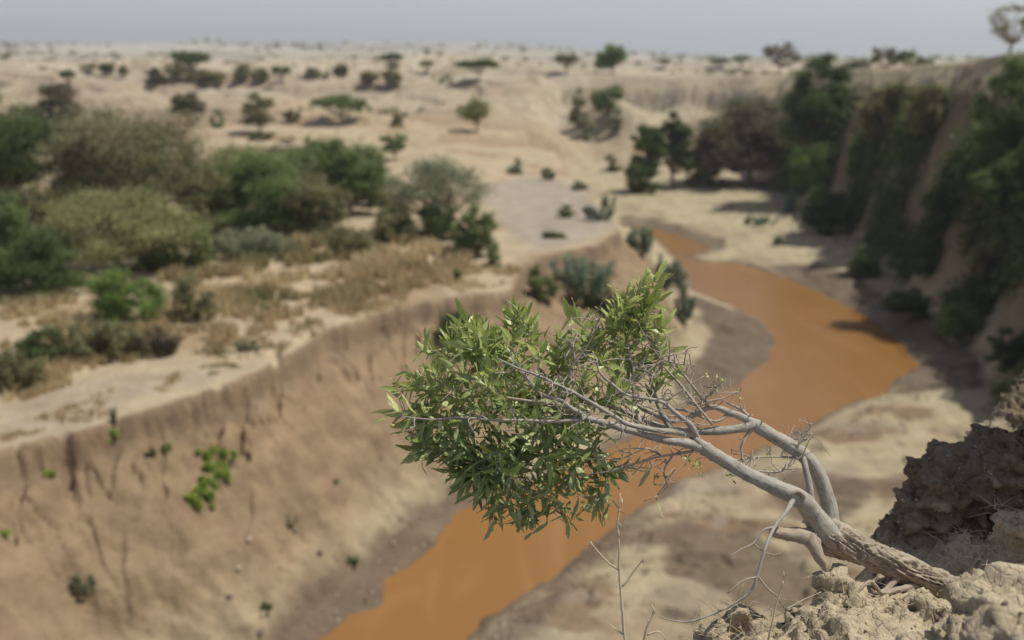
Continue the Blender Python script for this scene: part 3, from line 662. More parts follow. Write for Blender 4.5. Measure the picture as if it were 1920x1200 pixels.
# (name, category, label, foot x, foot y, width, height, kind, colour, options)
PLANTS = [
 # ---- left terrace
 ('leafy_tree', T, 'tall dark green tree cut by the left edge of the photo', 15, 425, 210, 305, 'tree', 'dark', dict(dens=1.1)),
 ('thorn_tree', T, 'dull brownish tree behind the tall dark tree at far left', 105, 270, 110, 125, 'tree', 'brown', {}),
 ('broad_acacia', T, 'biggest broad acacia on the left with brown and green crown', 262, 430, 330, 272, 'tree', 'mixed', dict(dens=1.6)),
 ('acacia_tree', T, 'bright green side tree leaning out of the left flank of the biggest acacia', 160, 400, 110, 180, 'tree', 'green', {}),
 ('pale_acacia', T, 'pale flat topped acacia with a visible light trunk, in front of the biggest acacia', 232, 508, 320, 180, 'tree', 'pale', dict(dens=.75)),
 ('leafy_bush', B, 'olive bush in shade under the right rim of the biggest acacia', 395, 442, 140, 120, 'round', 'olive', {}),
 ('leafy_bush', B, 'plain green bush behind the light trunk of the pale acacia', 165, 480, 170, 120, 'round', 'green', dict(dens=.9)),
 ('leafy_bush', B, 'green bush at the left edge just above the very dark one', 10, 490, 150, 130, 'round', 'green', {}),
 ('leafy_bush', B, 'green bush at the back right corner of the deep green thicket', 560, 375, 120, 90, 'round', 'green', {}),
 ('dry_shrub', SH, 'yellowish scrub patch behind the deep green thicket', 450, 320, 110, 50, 'round', 'pale', dict(dens=.6)),
 ('dry_shrub', SH, 'brown scrub patch beside the lone small acacia', 560, 300, 150, 40, 'round', 'brown', dict(dens=.5)),
 ('leafy_bush', B, 'grey green bush joining the biggest acacia to the deep green thicket', 420, 400, 130, 130, 'round', 'pale', dict(dens=.8)),
 ('leafy_bush', B, 'brownish bush between the deep green thicket and the round crowned tree', 610, 385, 100, 95, 'round', 'brown', dict(dens=.7)),
 ('leafy_bush', B, 'loose green bush behind the round crowned tree', 590, 330, 120, 70, 'round', 'green', dict(dens=.6)),
 ('dry_shrub', SH, 'pale scrub between the round crowned tree and the sparse tree', 730, 400, 90, 70, 'round', 'pale', dict(dens=.6)),
 ('leafy_bush', B, 'very dark green bush low at the left edge above the sandy track', 60, 552, 210, 125, 'round', 'dark', dict(dens=1.1)),
 ('leafy_bush', B, 'muted green bush filling the gap right of the light trunk', 330, 500, 150, 115, 'round', 'green', {}),
 ('leafy_bush', B, 'dusty olive bush between the dark edge tree and the pale acacia', 70, 450, 170, 120, 'round', 'olive', {}),
 ('leafy_bush', B, 'vivid green bush on the dry terrace in front of the pale acacia', 240, 603, 155, 98, 'round', 'bright', {}),
 ('dry_shrub', SH, 'dull olive shrub touching the right side of the vivid green bush', 365, 600, 95, 90, 'round', 'olive', dict(dens=.6)),
 ('leafy_bush', B, 'wide deep green thicket in the middle of the left bank woods', 490, 435, 260, 165, 'round', 'green', dict(dens=1.1)),
 ('grey_shrub', SH, 'low grey green shrub along the pale track under the deep green thicket', 455, 482, 165, 62, 'feather', 'grey', {}),
 ('round_tree', T, 'round crowned green tree standing above the thicket beside the grey flat', 655, 400, 150, 178, 'tree', 'green', dict(dens=1.1)),
 ('leafy_bush', B, 'dark green bush under the round crowned tree', 690, 385, 85, 75, 'round', 'dark', {}),
 ('leafy_bush', B, 'dusty green bush left of the round crowned tree', 590, 440, 140, 120, 'round', 'olive', {}),
 ('open_tree', T, 'sparse open crowned tree with thin branches above dark bushes', 815, 440, 200, 160, 'open', 'grey', dict(dens=.6)),
 ('leafy_bush', B, 'darkest bush at the foot of the sparse open crowned tree', 820, 450, 90, 78, 'round', 'dark', {}),
 ('leafy_bush', B, 'dark green bush right of the sparse tree beside the grey flat', 893, 480, 95, 95, 'round', 'green', {}),
 ('leafy_bush', B, 'half dry olive bush left of the darkest bush', 735, 452, 95, 65, 'round', 'olive', {}),
 ('dry_shrub', SH, 'half dry shrub among tall red grass on the terrace', 655, 480, 120, 62, 'round', 'olive', dict(dens=.5)),
 ('small_shrub', SH, 'tiny green shrub at the tip of the dark bush near the terrace path', 925, 500, 32, 34, 'round', 'green', {}),
 ('small_shrub', SH, 'tiny green shrub standing alone by the bright edge path', 856, 530, 18, 34, 'round', 'green', {}),
 ('leafy_bush', B, 'dark green shrub in dry grass at the left edge above the cliff', 85, 680, 110, 72, 'round', 'dark', dict(dens=.8)),
 ('dry_shrub', SH, 'olive scrub clump at the far left edge above the cliff', 20, 730, 130, 90, 'feather', 'olive', {}),
 ('dry_shrub', SH, 'olive scrub clump right of the dark shrub above the cliff', 190, 670, 130, 82, 'feather', 'olive', {}),
 ('dry_shrub', SH, 'thin brownish scrub in the grass near the terrace path', 290, 665, 90, 62, 'feather', 'brown', {}),
 ('small_shrub', SH, 'faint grey green weed on the pale edge path above the cracked face', 465, 658, 42, 30, 'feather', 'grey', {}),
 # ---- middle distance, left and centre
 ('small_acacia', T, 'small round topped acacia standing alone on the far sand', 488, 250, 66, 84, 'tree', 'olive', dict(dens=.8)),
 ('small_shrub', SH, 'dark low shrub at the foot of the lone small acacia', 490, 262, 42, 18, 'round', 'dark', {}),
 ('umbrella_acacia', T, 'flat topped green acacia left of the pale slopes', 640, 236, 95, 58, 'acacia', 'green', dict(dens=2)),
 ('small_shrub', SH, 'light green shrub between the lone acacia and the flat topped acacia', 546, 228, 38, 28, 'round', 'olive', {}),
 ('small_shrub', SH, 'small green shrub beside the right rim of the biggest acacia', 408, 240, 28, 32, 'round', 'green', {}),
 ('small_acacia', T, 'grey brown acacia showing above the top of the biggest acacia', 355, 225, 65, 60, 'tree', 'brown', {}),
 ('small_shrub', SH, 'round olive shrub on the pale slope right of the flat topped acacia', 752, 240, 34, 32, 'round', 'olive', {}),
 ('dry_shrub', SH, 'wide thin half bare shrub on the pale slope', 893, 245, 92, 62, 'open', 'pale', dict(dens=1.2)),
 ('dry_shrub', SH, 'green sprig bush right of the round crowned tree on the flat', 740, 300, 55, 55, 'open', 'green', {}),
 ('small_shrub', SH, 'grey shrub below the dark scarp line at the centre', 966, 326, 36, 30, 'round', 'grey', {}),
 ('small_shrub', SH, 'small pale shrub right of the grey shrub below the scarp line', 1026, 338, 30, 26, 'feather', 'grey', {}),
 ('small_shrub', SH, 'dark green tuft on the grey silt flat, upper one', 1062, 408, 36, 24, 'round', 'green', {}),
 ('small_shrub', SH, 'low dark green mat on the grey silt flat, lower one', 1038, 446, 56, 18, 'round', 'dark', {}),
 ('small_shrub', SH, 'blue green shrub at the lip of the grey silt flat', 1120, 413, 52, 34, 'feather', 'blue', {}),
 ('small_shrub', SH, 'smaller blue green shrub just above the one on the lip', 1140, 388, 30, 26, 'feather', 'blue', {}),
 ('small_shrub', SH, 'olive shrub on the brown slope left of the dark twin topped tree', 1150, 322, 32, 40, 'round', 'olive', {}),
 ('small_shrub', SH, 'faint green weed low on the brown slope under the far cliff', 1086, 356, 34, 18, 'feather', 'grey', {}),
 # ---- river slope shrubs
 ('feathery_shrub', SH, 'feathery blue green shrub highest on the bank of the river bend', 1200, 478, 52, 66, 'feather', 'blue', {}),
 ('feathery_shrub', SH, 'feathery blue green shrub in the middle of the bank at the river bend', 1248, 545, 66, 78, 'feather', 'blue', {}),
 ('feathery_shrub', SH, 'feathery blue green shrub lowest on the bank beside the dark mud', 1280, 602, 44, 78, 'feather', 'blue', {}),
 ('feathery_shrub', SH, 'tall grey green shrub right behind the top of the leaning tree', 1090, 560, 110, 95, 'feather', 'blue', dict(dens=1.2)),
 ('leafy_bush', B, 'dark rounded bush left of the tall grey green shrub on the bank', 1015, 558, 66, 52, 'round', 'green', {}),
 ('small_shrub', SH, 'narrow upright shrub on top of the dark rounded bush', 998, 525, 28, 38, 'feather', 'green', {}),
 ('dry_shrub', SH, 'brown tinted shrub on the bank between grey green shrub and tree tips', 1150, 590, 75, 62, 'feather', 'olive', {}),
 ('leafy_bush', B, 'dark bush in the hollow under the terrace edge behind the crown', 858, 632, 90, 50, 'round', 'dark', {}),
 # ---- far cliff
 ('cliff_bush', B, 'green bush clinging to the left end of the far cliff', 1082, 238, 40, 72, 'round', 'olive', {}),
 ('cliff_bush', B, 'larger green bush hanging from the rim of the far cliff', 1140, 222, 58, 76, 'round', 'green', {}),
 ('cliff_bush', B, 'grey green bush lowest on the far cliff beneath the larger one', 1150, 250, 34, 50, 'round', 'grey', {}),
 ('cliff_bush', B, 'thin pale bush between the two green bushes of the far cliff', 1100, 262, 30, 55, 'round', 'grey', {}),
 # ---- right grove
 ('dense_tree', T, 'dark green twin topped tree, left half of the grove across the river', 1212, 356, 72, 150, 'tree', 'dark', dict(dens=1.6)),
 ('dense_tree', T, 'dark green tree with the taller peak beside the twin topped one', 1262, 350, 70, 165, 'tree', 'dark', dict(dens=1.6)),
 ('leafy_bush', B, 'dark shaded bush at the left foot of the grove across the river', 1200, 360, 70, 60, 'round', 'dark', {}),
 ('thorn_tree', T, 'wide grey brown half bare tree in the middle of the grove', 1405, 346, 215, 182, 'tree', 'brown', dict(dens=1.5)),
 ('leafy_bush', B, 'dull green undergrowth bush beneath the left side of the half bare tree', 1325, 350, 90, 72, 'round', 'olive', {}),
 ('layered_acacia', T, 'tallest tree of the grove with dark green layered crown above the plateau', 1528, 335, 140, 265, 'tree', 'dark', dict(dens=1.4)),
 ('leafy_bush', B, 'sunlit yellow green bush under the tallest tree of the grove', 1540, 352, 130, 105, 'round', 'bright', {}),
 ('leafy_bush', B, 'round very dark bush casting a shadow on the sand below the grove', 1540, 438, 88, 102, 'round', 'dark', dict(dens=1.4)),
 ('small_shrub', SH, 'blue grey shrub on the sand left of the round very dark bush', 1474, 398, 34, 50, 'feather', 'blue', {}),
 ('small_shrub', SH, 'sparse green weed on the pale sand below the blue grey shrub', 1430, 422, 42, 20, 'feather', 'blue', {}),
 ('small_shrub', SH, 'tiny weed left of the sparse green weed on the pale sand', 1402, 420, 16, 16, 'feather', 'blue', {}),
 ('small_shrub', SH, 'tiny upright weed lowest on the pale sand', 1458, 460, 16, 24, 'feather', 'blue', {}),
 # ---- right cliff
 ('cliff_bush', B, 'large grey green bush draped over the rim of the right cliff', 1670, 262, 130, 108, 'round', 'olive', dict(dens=1.4)),
 ('cliff_bush', B, 'grey green bush right of the draped one under the bare rim', 1750, 250, 115, 95, 'round', 'olive', dict(dens=1.3)),
 ('cliff_bush', B, 'deep green bush in the top right corner below the rim', 1885, 300, 150, 185, 'round', 'green', dict(dens=1.3)),
 ('cliff_bush', B, 'shaded bush hanging beneath the corner bush at the right edge', 1890, 400, 130, 110, 'round', 'dark', {}),
 ('cliff_bush', B, 'pale leaved bush high on the shaded cliff face near the grove', 1690, 355, 58, 55, 'round', 'grey', {}),
 ('cliff_bush', B, 'dark hanging bush in the middle of the shaded cliff face', 1765, 440, 95, 95, 'round', 'dark', {}),
 ('cliff_bush', B, 'dark bush low in the middle of the shaded cliff face', 1740, 520, 90, 85, 'round', 'dark', {}),
 ('cliff_bush', B, 'dim green bush at the cliff foot below the round very dark bush', 1620, 520, 70, 58, 'round', 'green', {}),
 ('cliff_bush', B, 'dim grey bush upper right of the shaded cliff face', 1860, 520, 95, 80, 'round', 'olive', {}),
 ('cliff_bush', B, 'shadowed bush at the cliff foot by the dark mud', 1700, 600, 110, 62, 'round', 'dark', {}),
 ('cliff_bush', B, 'shadowed bush at the cliff foot above the river widening', 1800, 640, 110, 80, 'round', 'green', {}),
 ('cliff_bush', B, 'shadowed bush at the right edge above the clay clod', 1890, 690, 110, 85, 'round', 'dark', {}),
 ('small_shrub', SH, 'pale weed catching sun where the cliff foot meets the mud', 1770, 628, 50, 36, 'feather', 'grey', {}),
 ('cliff_bush', B, 'thin green bush beside the trunk of the yellow green bush', 1610, 330, 60, 90, 'round', 'green', {}),
 # ---- plants on the near cliff face at left
 ('creeping_plant', 'plant', 'bright lime green creeper trailing down the left cliff face', 392, 845, 66, 108, 'creeper', 'lime', {}),
 ('small_plant', 'plant', 'small lime plant in the crack under the cliff edge', 213, 826, 30, 34, 'round', 'lime', dict(dens=.4)),
 ('small_plant', 'plant', 'dead grey weed rising above the small lime plant in the crack', 215, 796, 12, 46, 'feather', 'grey', dict(dens=.3)),
 ('small_plant', 'plant', 'tiny lime plant at the far left of the cliff face', 95, 892, 26, 16, 'round', 'lime', dict(dens=.3)),
 ('small_plant', 'plant', 'tiny green plant at the left edge half way down the cliff', 6, 1004, 22, 18, 'round', 'lime', dict(dens=.3)),
 ('small_plant', 'plant', 'tiny olive plant left of the lime creeper', 285, 853, 22, 16, 'round', 'olive', dict(dens=.3)),
 ('small_plant', 'plant', 'tiny green plant between the crack plant and the creeper', 314, 843, 26, 16, 'round', 'green', dict(dens=.3)),
 ('small_plant', 'plant', 'tiny sprig just right of the lime creeper top', 438, 856, 16, 14, 'round', 'lime', dict(dens=.25)),
 ('small_plant', 'plant', 'grey green weed low on the earth slope below the creeper', 160, 1110, 44, 48, 'feather', 'grey', dict(dens=.5)),
 ('small_plant', 'plant', 'green weed at the bottom of the slope near the gravel strip', 496, 1140, 34, 18, 'feather', 'green', dict(dens=.4)),
 ('small_plant', 'plant', 'green weed at the edge of the gravel strip beside the river', 660, 1062, 26, 26, 'feather', 'green', dict(dens=.4)),
 ('small_plant', 'plant', 'faint weed on the earth slope right of the creeper', 545, 985, 34, 30, 'feather', 'grey', dict(dens=.3)),
 ('small_plant', 'plant', 'faint green sprig on the brown face left of the leaning tree', 625, 904, 22, 14, 'feather', 'green', dict(dens=.3)),
 # ---- far plain and skyline
 ('far_tree', T, 'round brown bush tree alone on the far plain at left', 293, 160, 40, 38, 'tree', 'brown', {}),
 ('far_tree', T, 'tallest dark tree of the far cluster above the biggest acacia', 360, 150, 70, 52, 'acacia', 'dark', dict(dens=2)),
 ('far_tree', T, 'low wide dark tree in front of the tallest of the far cluster', 388, 160, 75, 34, 'tree', 'olive', {}),
 ('far_tree', T, 'grey green tree left in the far cluster', 330, 148, 40, 34, 'tree', 'olive', {}),
 ('far_tree', T, 'small far tree with narrow foot right of the far cluster', 455, 155, 34, 42, 'tree', 'olive', {}),
 ('far_tree', T, 'round far bush right of the narrow footed tree', 490, 155, 36, 32, 'tree', 'olive', {}),
 ('far_tree', T, 'flat leaning far tree where a dark gully line starts', 528, 155, 34, 30, 'acacia', 'dark', dict(dens=2)),
 ('far_tree', T, 'umbrella shaped far tree above the dark left trees', 130, 165, 30, 34, 'acacia', 'dark', dict(dens=2)),
 ('far_tree', T, 'small far tree right of the umbrella shaped one', 168, 140, 34, 20, 'acacia', 'olive', dict(dens=2)),
 ('far_tree', T, 'dark upright far tree at left above the pale plain', 200, 142, 28, 28, 'tree', 'dark', {}),
 ('far_tree', T, 'thin far tree next to the dark upright one', 232, 146, 18, 26, 'tree', 'olive', {}),
 ('far_tree', T, 'upper tree of the stacked pair on the far plain at centre', 736, 130, 40, 30, 'acacia', 'dark', dict(dens=2)),
 ('far_tree', T, 'lower tree of the stacked pair on the far plain at centre', 733, 160, 42, 36, 'tree', 'olive', {}),
 ('far_tree', T, 'brownish bush left of the stacked pair', 692, 158, 36, 28, 'tree', 'brown', {}),
 ('far_tree', T, 'small dark tree between the stacked pair and the wide dark acacia', 800, 134, 30, 20, 'acacia', 'olive', dict(dens=2)),
 ('far_tree', T, 'wide dark flat topped acacia at the centre of the far plain', 898, 148, 80, 36, 'acacia', 'dark', dict(dens=3)),
 ('far_tree', T, 'greyish rounded acacia left of the skyline acacia', 1062, 138, 50, 36, 'acacia', 'olive', dict(dens=2.5)),
 ('skyline_acacia', T, 'bushy green acacia on the skyline at the centre of the photo', 1148, 138, 62, 62, 'tree', 'green', dict(dens=1.4)),
 ('far_tree', T, 'faint low tree on the skyline right of centre', 1245, 126, 26, 16, 'acacia', 'olive', dict(dens=2)),
 ('far_tree', T, 'low green tree on the skyline left of the bare acacia', 1390, 128, 34, 24, 'acacia', 'green', dict(dens=2)),
 ('far_tree', T, 'brown low bush line tree on the skyline left of the low green one', 1350, 126, 40, 16, 'acacia', 'brown', dict(dens=2)),
 ('bare_acacia', T, 'pale leafless acacia on the skyline above the grove', 1462, 132, 70, 66, 'open', 'brown', dict(dens=.45, t_at=120)),
 ('bare_acacia', T, 'grey leafless acacia on the skyline near the right cliff rim', 1660, 128, 66, 62, 'open', 'brown', dict(dens=.5, t_at=115)),
 ('skyline_acacia', T, 'small green acacia beside the grey leafless acacia', 1698, 124, 34, 46, 'acacia', 'green', dict(dens=2, t_at=112)),
 ('skyline_acacia', T, 'low dull bush between skyline acacia and the cliff rim', 1728, 124, 40, 36, 'tree', 'olive', dict(t_at=105)),
 ('bare_acacia', T, 'short brown tree on the skyline left of the grey leafless acacia', 1610, 126, 46, 34, 'tree', 'brown', dict(t_at=125)),
 ('rim_tree', T, 'thin leaved tree on the cliff rim in the top right corner', 1898, 84, 100, 110, 'open', 'olive', dict(dens=.2, t_at=52)),
 # ---- second row, seen through the gaps
 ('far_tree', T, 'tiny tree on the far plain above the lone small acacia', 585, 140, 26, 16, 'tree', 'olive', {}),
 ('far_tree', T, 'tiny tree on the far plain above the flat topped green acacia', 640, 138, 30, 18, 'tree', 'brown', {}),
]
for i, (nm, cat, lab, bx, by, w_, h_, kd, colr, kw) in enumerate(PLANTS):
    grp = None
    if nm == 'far_tree': grp = 'trees scattered over the far plain'
    plant(nm, cat, lab, bx, by, w_, h_, kd, colr, seed=100+i, group=grp, **kw)

# ------------------------------------------------------------------ ground cover
def build_grass():
    rng = np.random.default_rng(3)
    polys = [([(330,500),(560,455),(740,445),(860,470),(880,525),(700,560),(560,600),(430,600),(300,610)], 1700, 24),
             ([(0,640),(180,590),(420,590),(470,620),(380,660),(200,690),(0,740)], 1200, 20),
             ([(400,540),(700,500),(850,520),(840,545),(640,580),(480,620)], 600, 18),
             ([(380,700),(600,612),(850,550),(960,525),(850,535),(600,580),(400,640)], 330, 9), ([(0,770),(300,705),(330,690),(300,735),(0,815)], 130, 9), ([(0,560),(160,540),(170,590),(0,620)], 300, 16), ([(740,480),(980,500),(960,520),(840,535)], 200, 12)]
    Vs = []; Ts = []; 
    for poly, n, hp in polys:
        p = np.array([P(*q, 4.7) for q in poly]); lo, hi = p.min(0), p.max(0)
        q = rng.uniform(lo, hi, (n*4, 2)); q = q[inpoly(p, q[:, 0]+1.2*fbm(q[:, 0]*.4, q[:, 1]*.4, 0, 3, 5), q[:, 1]+1.2*fbm(q[:, 0]*.4, q[:, 1]*.4, 0, 3, 6))][:n]
        cl = fbm(q[:, 0]*.5, q[:, 1]*.5, 0, 3, 131); m_k = cl+.12*rng.normal(size=len(cl)) > 0; q = q[m_k]; cl = cl[m_k]
        z = height(q[:, 0], q[:, 1]); t = np.sqrt(q[:, 0]**2+q[:, 1]**2)
        for k in range(13):
            a = rng.uniform(0, 6.28, len(q)); r = rng.uniform(0, .16, len(q)); hgt = hp*t/FPX*rng.uniform(.45, 1.2, len(q))
            b = np.stack([q[:, 0]+r*np.cos(a), q[:, 1]+r*np.sin(a), z-.03], 1)
            ln = np.stack([np.cos(a)*hgt*.28*rng.random(len(q)), np.sin(a)*hgt*.28*rng.random(len(q)), hgt], 1)
            wv = rng.uniform(-1, 1, (len(q), 3)); wv[:, 2] = 0; wv /= np.linalg.norm(wv, axis=1)[:, None]; wv *= (.0006*t)[:, None]
            m_ = b+ln*.55
            Vs.append(np.stack([b-wv, b+wv, m_+wv*1.6, b+ln, m_-wv*1.6], 1).reshape(-1, 3))
            Ts.append(np.repeat(np.clip(.55+1.3*fbm(q[:, 0]*.23, q[:, 1]*.23, 0, 3, 137)+.22*rng.normal(size=len(q)), 0, 1), 5))
    V = np.vstack(Vs); o = link('dry_grass', mesh_np('dry_grass', V, np.arange(len(V)).reshape(-1, 5), STRAW, {'tint': np.concatenate(Ts)}))
    tag(o, 'tall dry straw and reddish grass covering the left terrace', 'grass', kind='stuff')
    # far scrub that reads as dark speckle
    n = 4200; az = rng.uniform(-.56, .56, n); r = np.exp(rng.uniform(math.log(105), math.log(1900), n))
    x = r*np.sin(az); y = r*np.cos(az); k = fbm(x*.015, y*.012, 0, 3, 133)+rng.uniform(-.3, .3, n)-.12*(r < 160); x, y, r = x[k > .02], y[k > .02], r[k > .02]
    z = height(x, y); s = rng.uniform(.25, 1.0, len(x))**1.5*1.5*np.clip(r/380, .55, 2.6)
    cen = np.stack([x, y, z+s*.5], 1); rad = np.stack([s*rng.uniform(.8, 1.6, len(s)), s, s*.6], 1)
    V = []; T_ = []
    for k in range(18):
        d = rng.normal(size=cen.shape); d /= np.linalg.norm(d, axis=1)[:, None]; c = cen+d*rad*rng.random((len(cen), 1))**.4
        u = rng.normal(size=cen.shape)*(s*.28)[:, None]; v = rng.normal(size=cen.shape)*(s*.22)[:, None]
        V.append(np.stack([c-u, c-v, c+u, c+v], 1).reshape(-1, 3)); T_.append(np.repeat(rng.random(len(cen)), 4))
    V = np.vstack(V); o = link('distant_scrub', mesh_np('distant_scrub', V, np.arange(len(V)).reshape(-1, 4), L['olive'], {'tint': np.concatenate(T_)}))
    tag(o, 'countless small dark scrub dots on the far pale plain and hills', 'scrub', kind='stuff')
    # creepers and small scrub carpeting the shaded cliff
    xy = rng.uniform((16, 20), (28, 84), (16000, 2)); zz, up, oc, kk = height(xy[:, 0], xy[:, 1], True)
    m_ = (up > .06) & (up < .60) & (kk > .5) & (fbm(xy[:, 0]*.35, xy[:, 1]*.18, 0, 3, 135) > .02)
    g0 = np.stack([xy[m_, 0], xy[m_, 1], zz[m_]], 1)[:2300]; V = []; T_ = []
    for g in g0:
        t = g[1]; m = 60; c = g+rng.normal(size=(m, 3))*np.array([.28, .38, .40])*rng.uniform(.4, 1.4)*max(.7, t/45)
        u = rng.normal(size=(m, 3))*.07; v = rng.normal(size=(m, 3))*.06
        V.append(np.stack([c-u, c-v, c+u, c+v], 1).reshape(-1, 3)); T_.append(np.repeat(np.clip(rng.random()*.6+.4*rng.random(m), 0, 1), 4))
    V = np.vstack(V); o = link('cliff_scrub', mesh_np('cliff_scrub', V, np.arange(len(V)).reshape(-1, 4), L['dark'], {'tint': np.concatenate(T_)}))
    tag(o, 'small creeping scrub scattered over the shaded right cliff face', 'scrub', kind='stuff')
build_grass()

def build_gravel():
    rng = np.random.default_rng(61); base_ = np.array([[1, 0, 0], [-1, 0, 0], [0, 1, 0], [0, -1, 0], [0, 0, 1], [0, 0, -1]], float)
    tri = np.array([[4, 0, 2], [4, 2, 1], [4, 1, 3], [4, 3, 0], [5, 2, 0], [5, 1, 2], [5, 3, 1], [5, 0, 3]])
    xy = rng.uniform((-8, 13), (15, 46), (60000, 2)); dw, iw = sdist(WATER, xy[:, 0], xy[:, 1])
    z, up, oc, k = height(xy[:, 0], xy[:, 1], True)
    cl = fbm(xy[:, 0]*.7, xy[:, 1]*.7, 0, 3, 163)
    a = (~iw) & (dw < 1.8+1.5*cl) & (up < .12) & (cl > -.12)
    b = (~iw) & (up > .01) & (up < .4) & (k < .5) & (rng.random(len(z)) < .05) & (cl > -.1)
    m_ = (a & (rng.random(len(z)) < .40)) | b
    p = np.stack([xy[m_, 0], xy[m_, 1], z[m_]], 1); n = len(p)
    s = (.018+.06*rng.random(n)**4)*(1+.8*b[m_]); q = base_[None]*s[:, None, None]*rng.uniform(.6, 1.35, (n, 6, 1))*np.array([1, 1, .6])
    a_ = rng.uniform(0, 6.28, n); c_, s_ = np.cos(a_)[:, None], np.sin(a_)[:, None]
    q = np.stack([q[..., 0]*c_-q[..., 1]*s_, q[..., 0]*s_+q[..., 1]*c_, q[..., 2]], -1)+p[:, None, :]+np.array([0, 0, .008])
    m = N('river_gravel'); m.set(m.b.inputs['Base Color'], m.ramp(m.attr('tint', 'Fac'), [(0, (.12, .095, .075)), (.6, (.30, .25, .19)), (1, (.46, .40, .32))])); m.b.inputs['Roughness'].default_value = .8
    F = (tri[None]+np.arange(n)[:, None, None]*6).reshape(-1, 3)
    o = link('gravel', mesh_np('gravel', q.reshape(-1, 3), F, m.m, {'tint': np.repeat(rng.random(n), 6)})); tag(o, 'gravel and small fallen clods strewn along the river margins', 'gravel', kind='stuff')
build_gravel()

# ------------------------------------------------------------------ the leaning tree in the foreground
hero = bpy.data.objects.new('leaning_tree', None); C.objects.link(hero); hero.location = (0, 0, 0); hero.empty_display_size = .1
base = pt(1765, 1098, 2.98); hero.location = tuple(base)
tag(hero, 'gnarled small tree with leathery leaves leaning out over the river from the crumbling bank', 'tree')
def loc(a): return np.asarray(a)-base
def trace(pts, n=5):
    """pts: (px, py, depth, radius px) -> path, radii"""
    q = np.array([[*pt(a, b, t), r*t/FPX] for a, b, t, r in pts]); c = catmull(q, n); return c[:, :3], np.maximum(c[:, 3], .0006)
nodes = []
def branch(name, pts, sides=10, mat=BARK, n=5, disp=None, attach=True, wob=True):
    p, r = trace(pts, n)
    sd = len(nodes)+7
    if wob: p = p+np.stack([fbm(p[:, 0]*16, p[:, 1]*16, p[:, 2]*16, 2, s)*.0035 for s in (1, 2, 3)], 1)*np.sin(np.linspace(0, math.pi, len(p)))[:, None]
    if disp is None:
        def disp(th, l, s): return 1+.10*sm(.22, .5, noise3(np.cos(th)*1.1+sd, np.sin(th)*1.1, np.full(th.shape, l*55), 5))*2+.12*noise3(np.cos(th)*1.4+sd, np.sin(th)*1.4, np.full(th.shape, l*38))+.05*noise3(np.cos(th)*3+sd, np.sin(th)*3, np.full(th.shape, l*110))
    tb = Tubes(); tb.add(loc(p), r, sides, disp); o = tb.build(name, mat, hero)
    if attach:
        for a, b in zip(p, r): nodes.append((*a, b))
    if name == 'twig': o.parent = near_branch(p[0])
    else: LIMBS.append((o, p))
    return o
LIMBS = []
def near_branch(q):
    best = min(LIMBS, key=lambda e: np.linalg.norm(e[1]-q, axis=1).min() if e[0].name.startswith('branch') else 9)
    return best[0]
def old_disp(th, l, s):
    a = th+.9*np.sin(l*7)+.5*noise3(np.cos(th)*2, np.sin(th)*2, np.full(th.shape, l*10))
    ca, sa = np.cos(a)*1.9, np.sin(a)*1.9
    f1, f2, cid = worley(ca*1.25, sa*1.25, np.full(th.shape, l*4.5), 21)
    h1, h2, hid = worley(ca*2.6, sa*2.6, np.full(th.shape, l*13.0), 23)
    return .90+.24*(cid-.4)-.26*sm(.16, 0, f2-f1)+.10*(hid-.5)-.09*sm(.16, 0, h2-h1)+.05*noise3(ca*6, sa*6, np.full(th.shape, l*140), 9)
branch('trunk', [(1830,1130,2.98,30),(1765,1098,2.98,30),(1700,1068,2.97,31),(1640,1043,2.95,31),(1590,1022,2.93,32),(1550,1004,2.91,33),(1527,996,2.90,24),(1515,992,2.90,8)], 96, OLDBARK, 26, old_disp, False, False)
branch('cut_stub', [(1530,1004,2.90,17),(1505,1006,2.87,15),(1490,1002,2.86,14),(1462,1000,2.84,11),(1448,996,2.83,9.5)], 20, OLDBARK, 8, None, False)
branch('cut_stub', [(1515,1005,2.88,17),(1527,1024,2.86,13),(1535,1042,2.85,10.5),(1543,1058,2.85,7.5),(1549,1072,2.85,2)], 20, OLDBARK, 8, None, False)
# main left limb
branch('branch', [(1560,1018,2.92,24),(1540,990,2.90,25),(1522,962,2.88,19),(1503,938,2.86,17.5),(1475,922,2.85,16),(1440,908,2.84,14),(1400,888,2.82,13),(1352,860,2.79,12.5),(1322,842,2.76,12.5),(1300,822,2.73,8)], 22, BARK, 8, None, False)
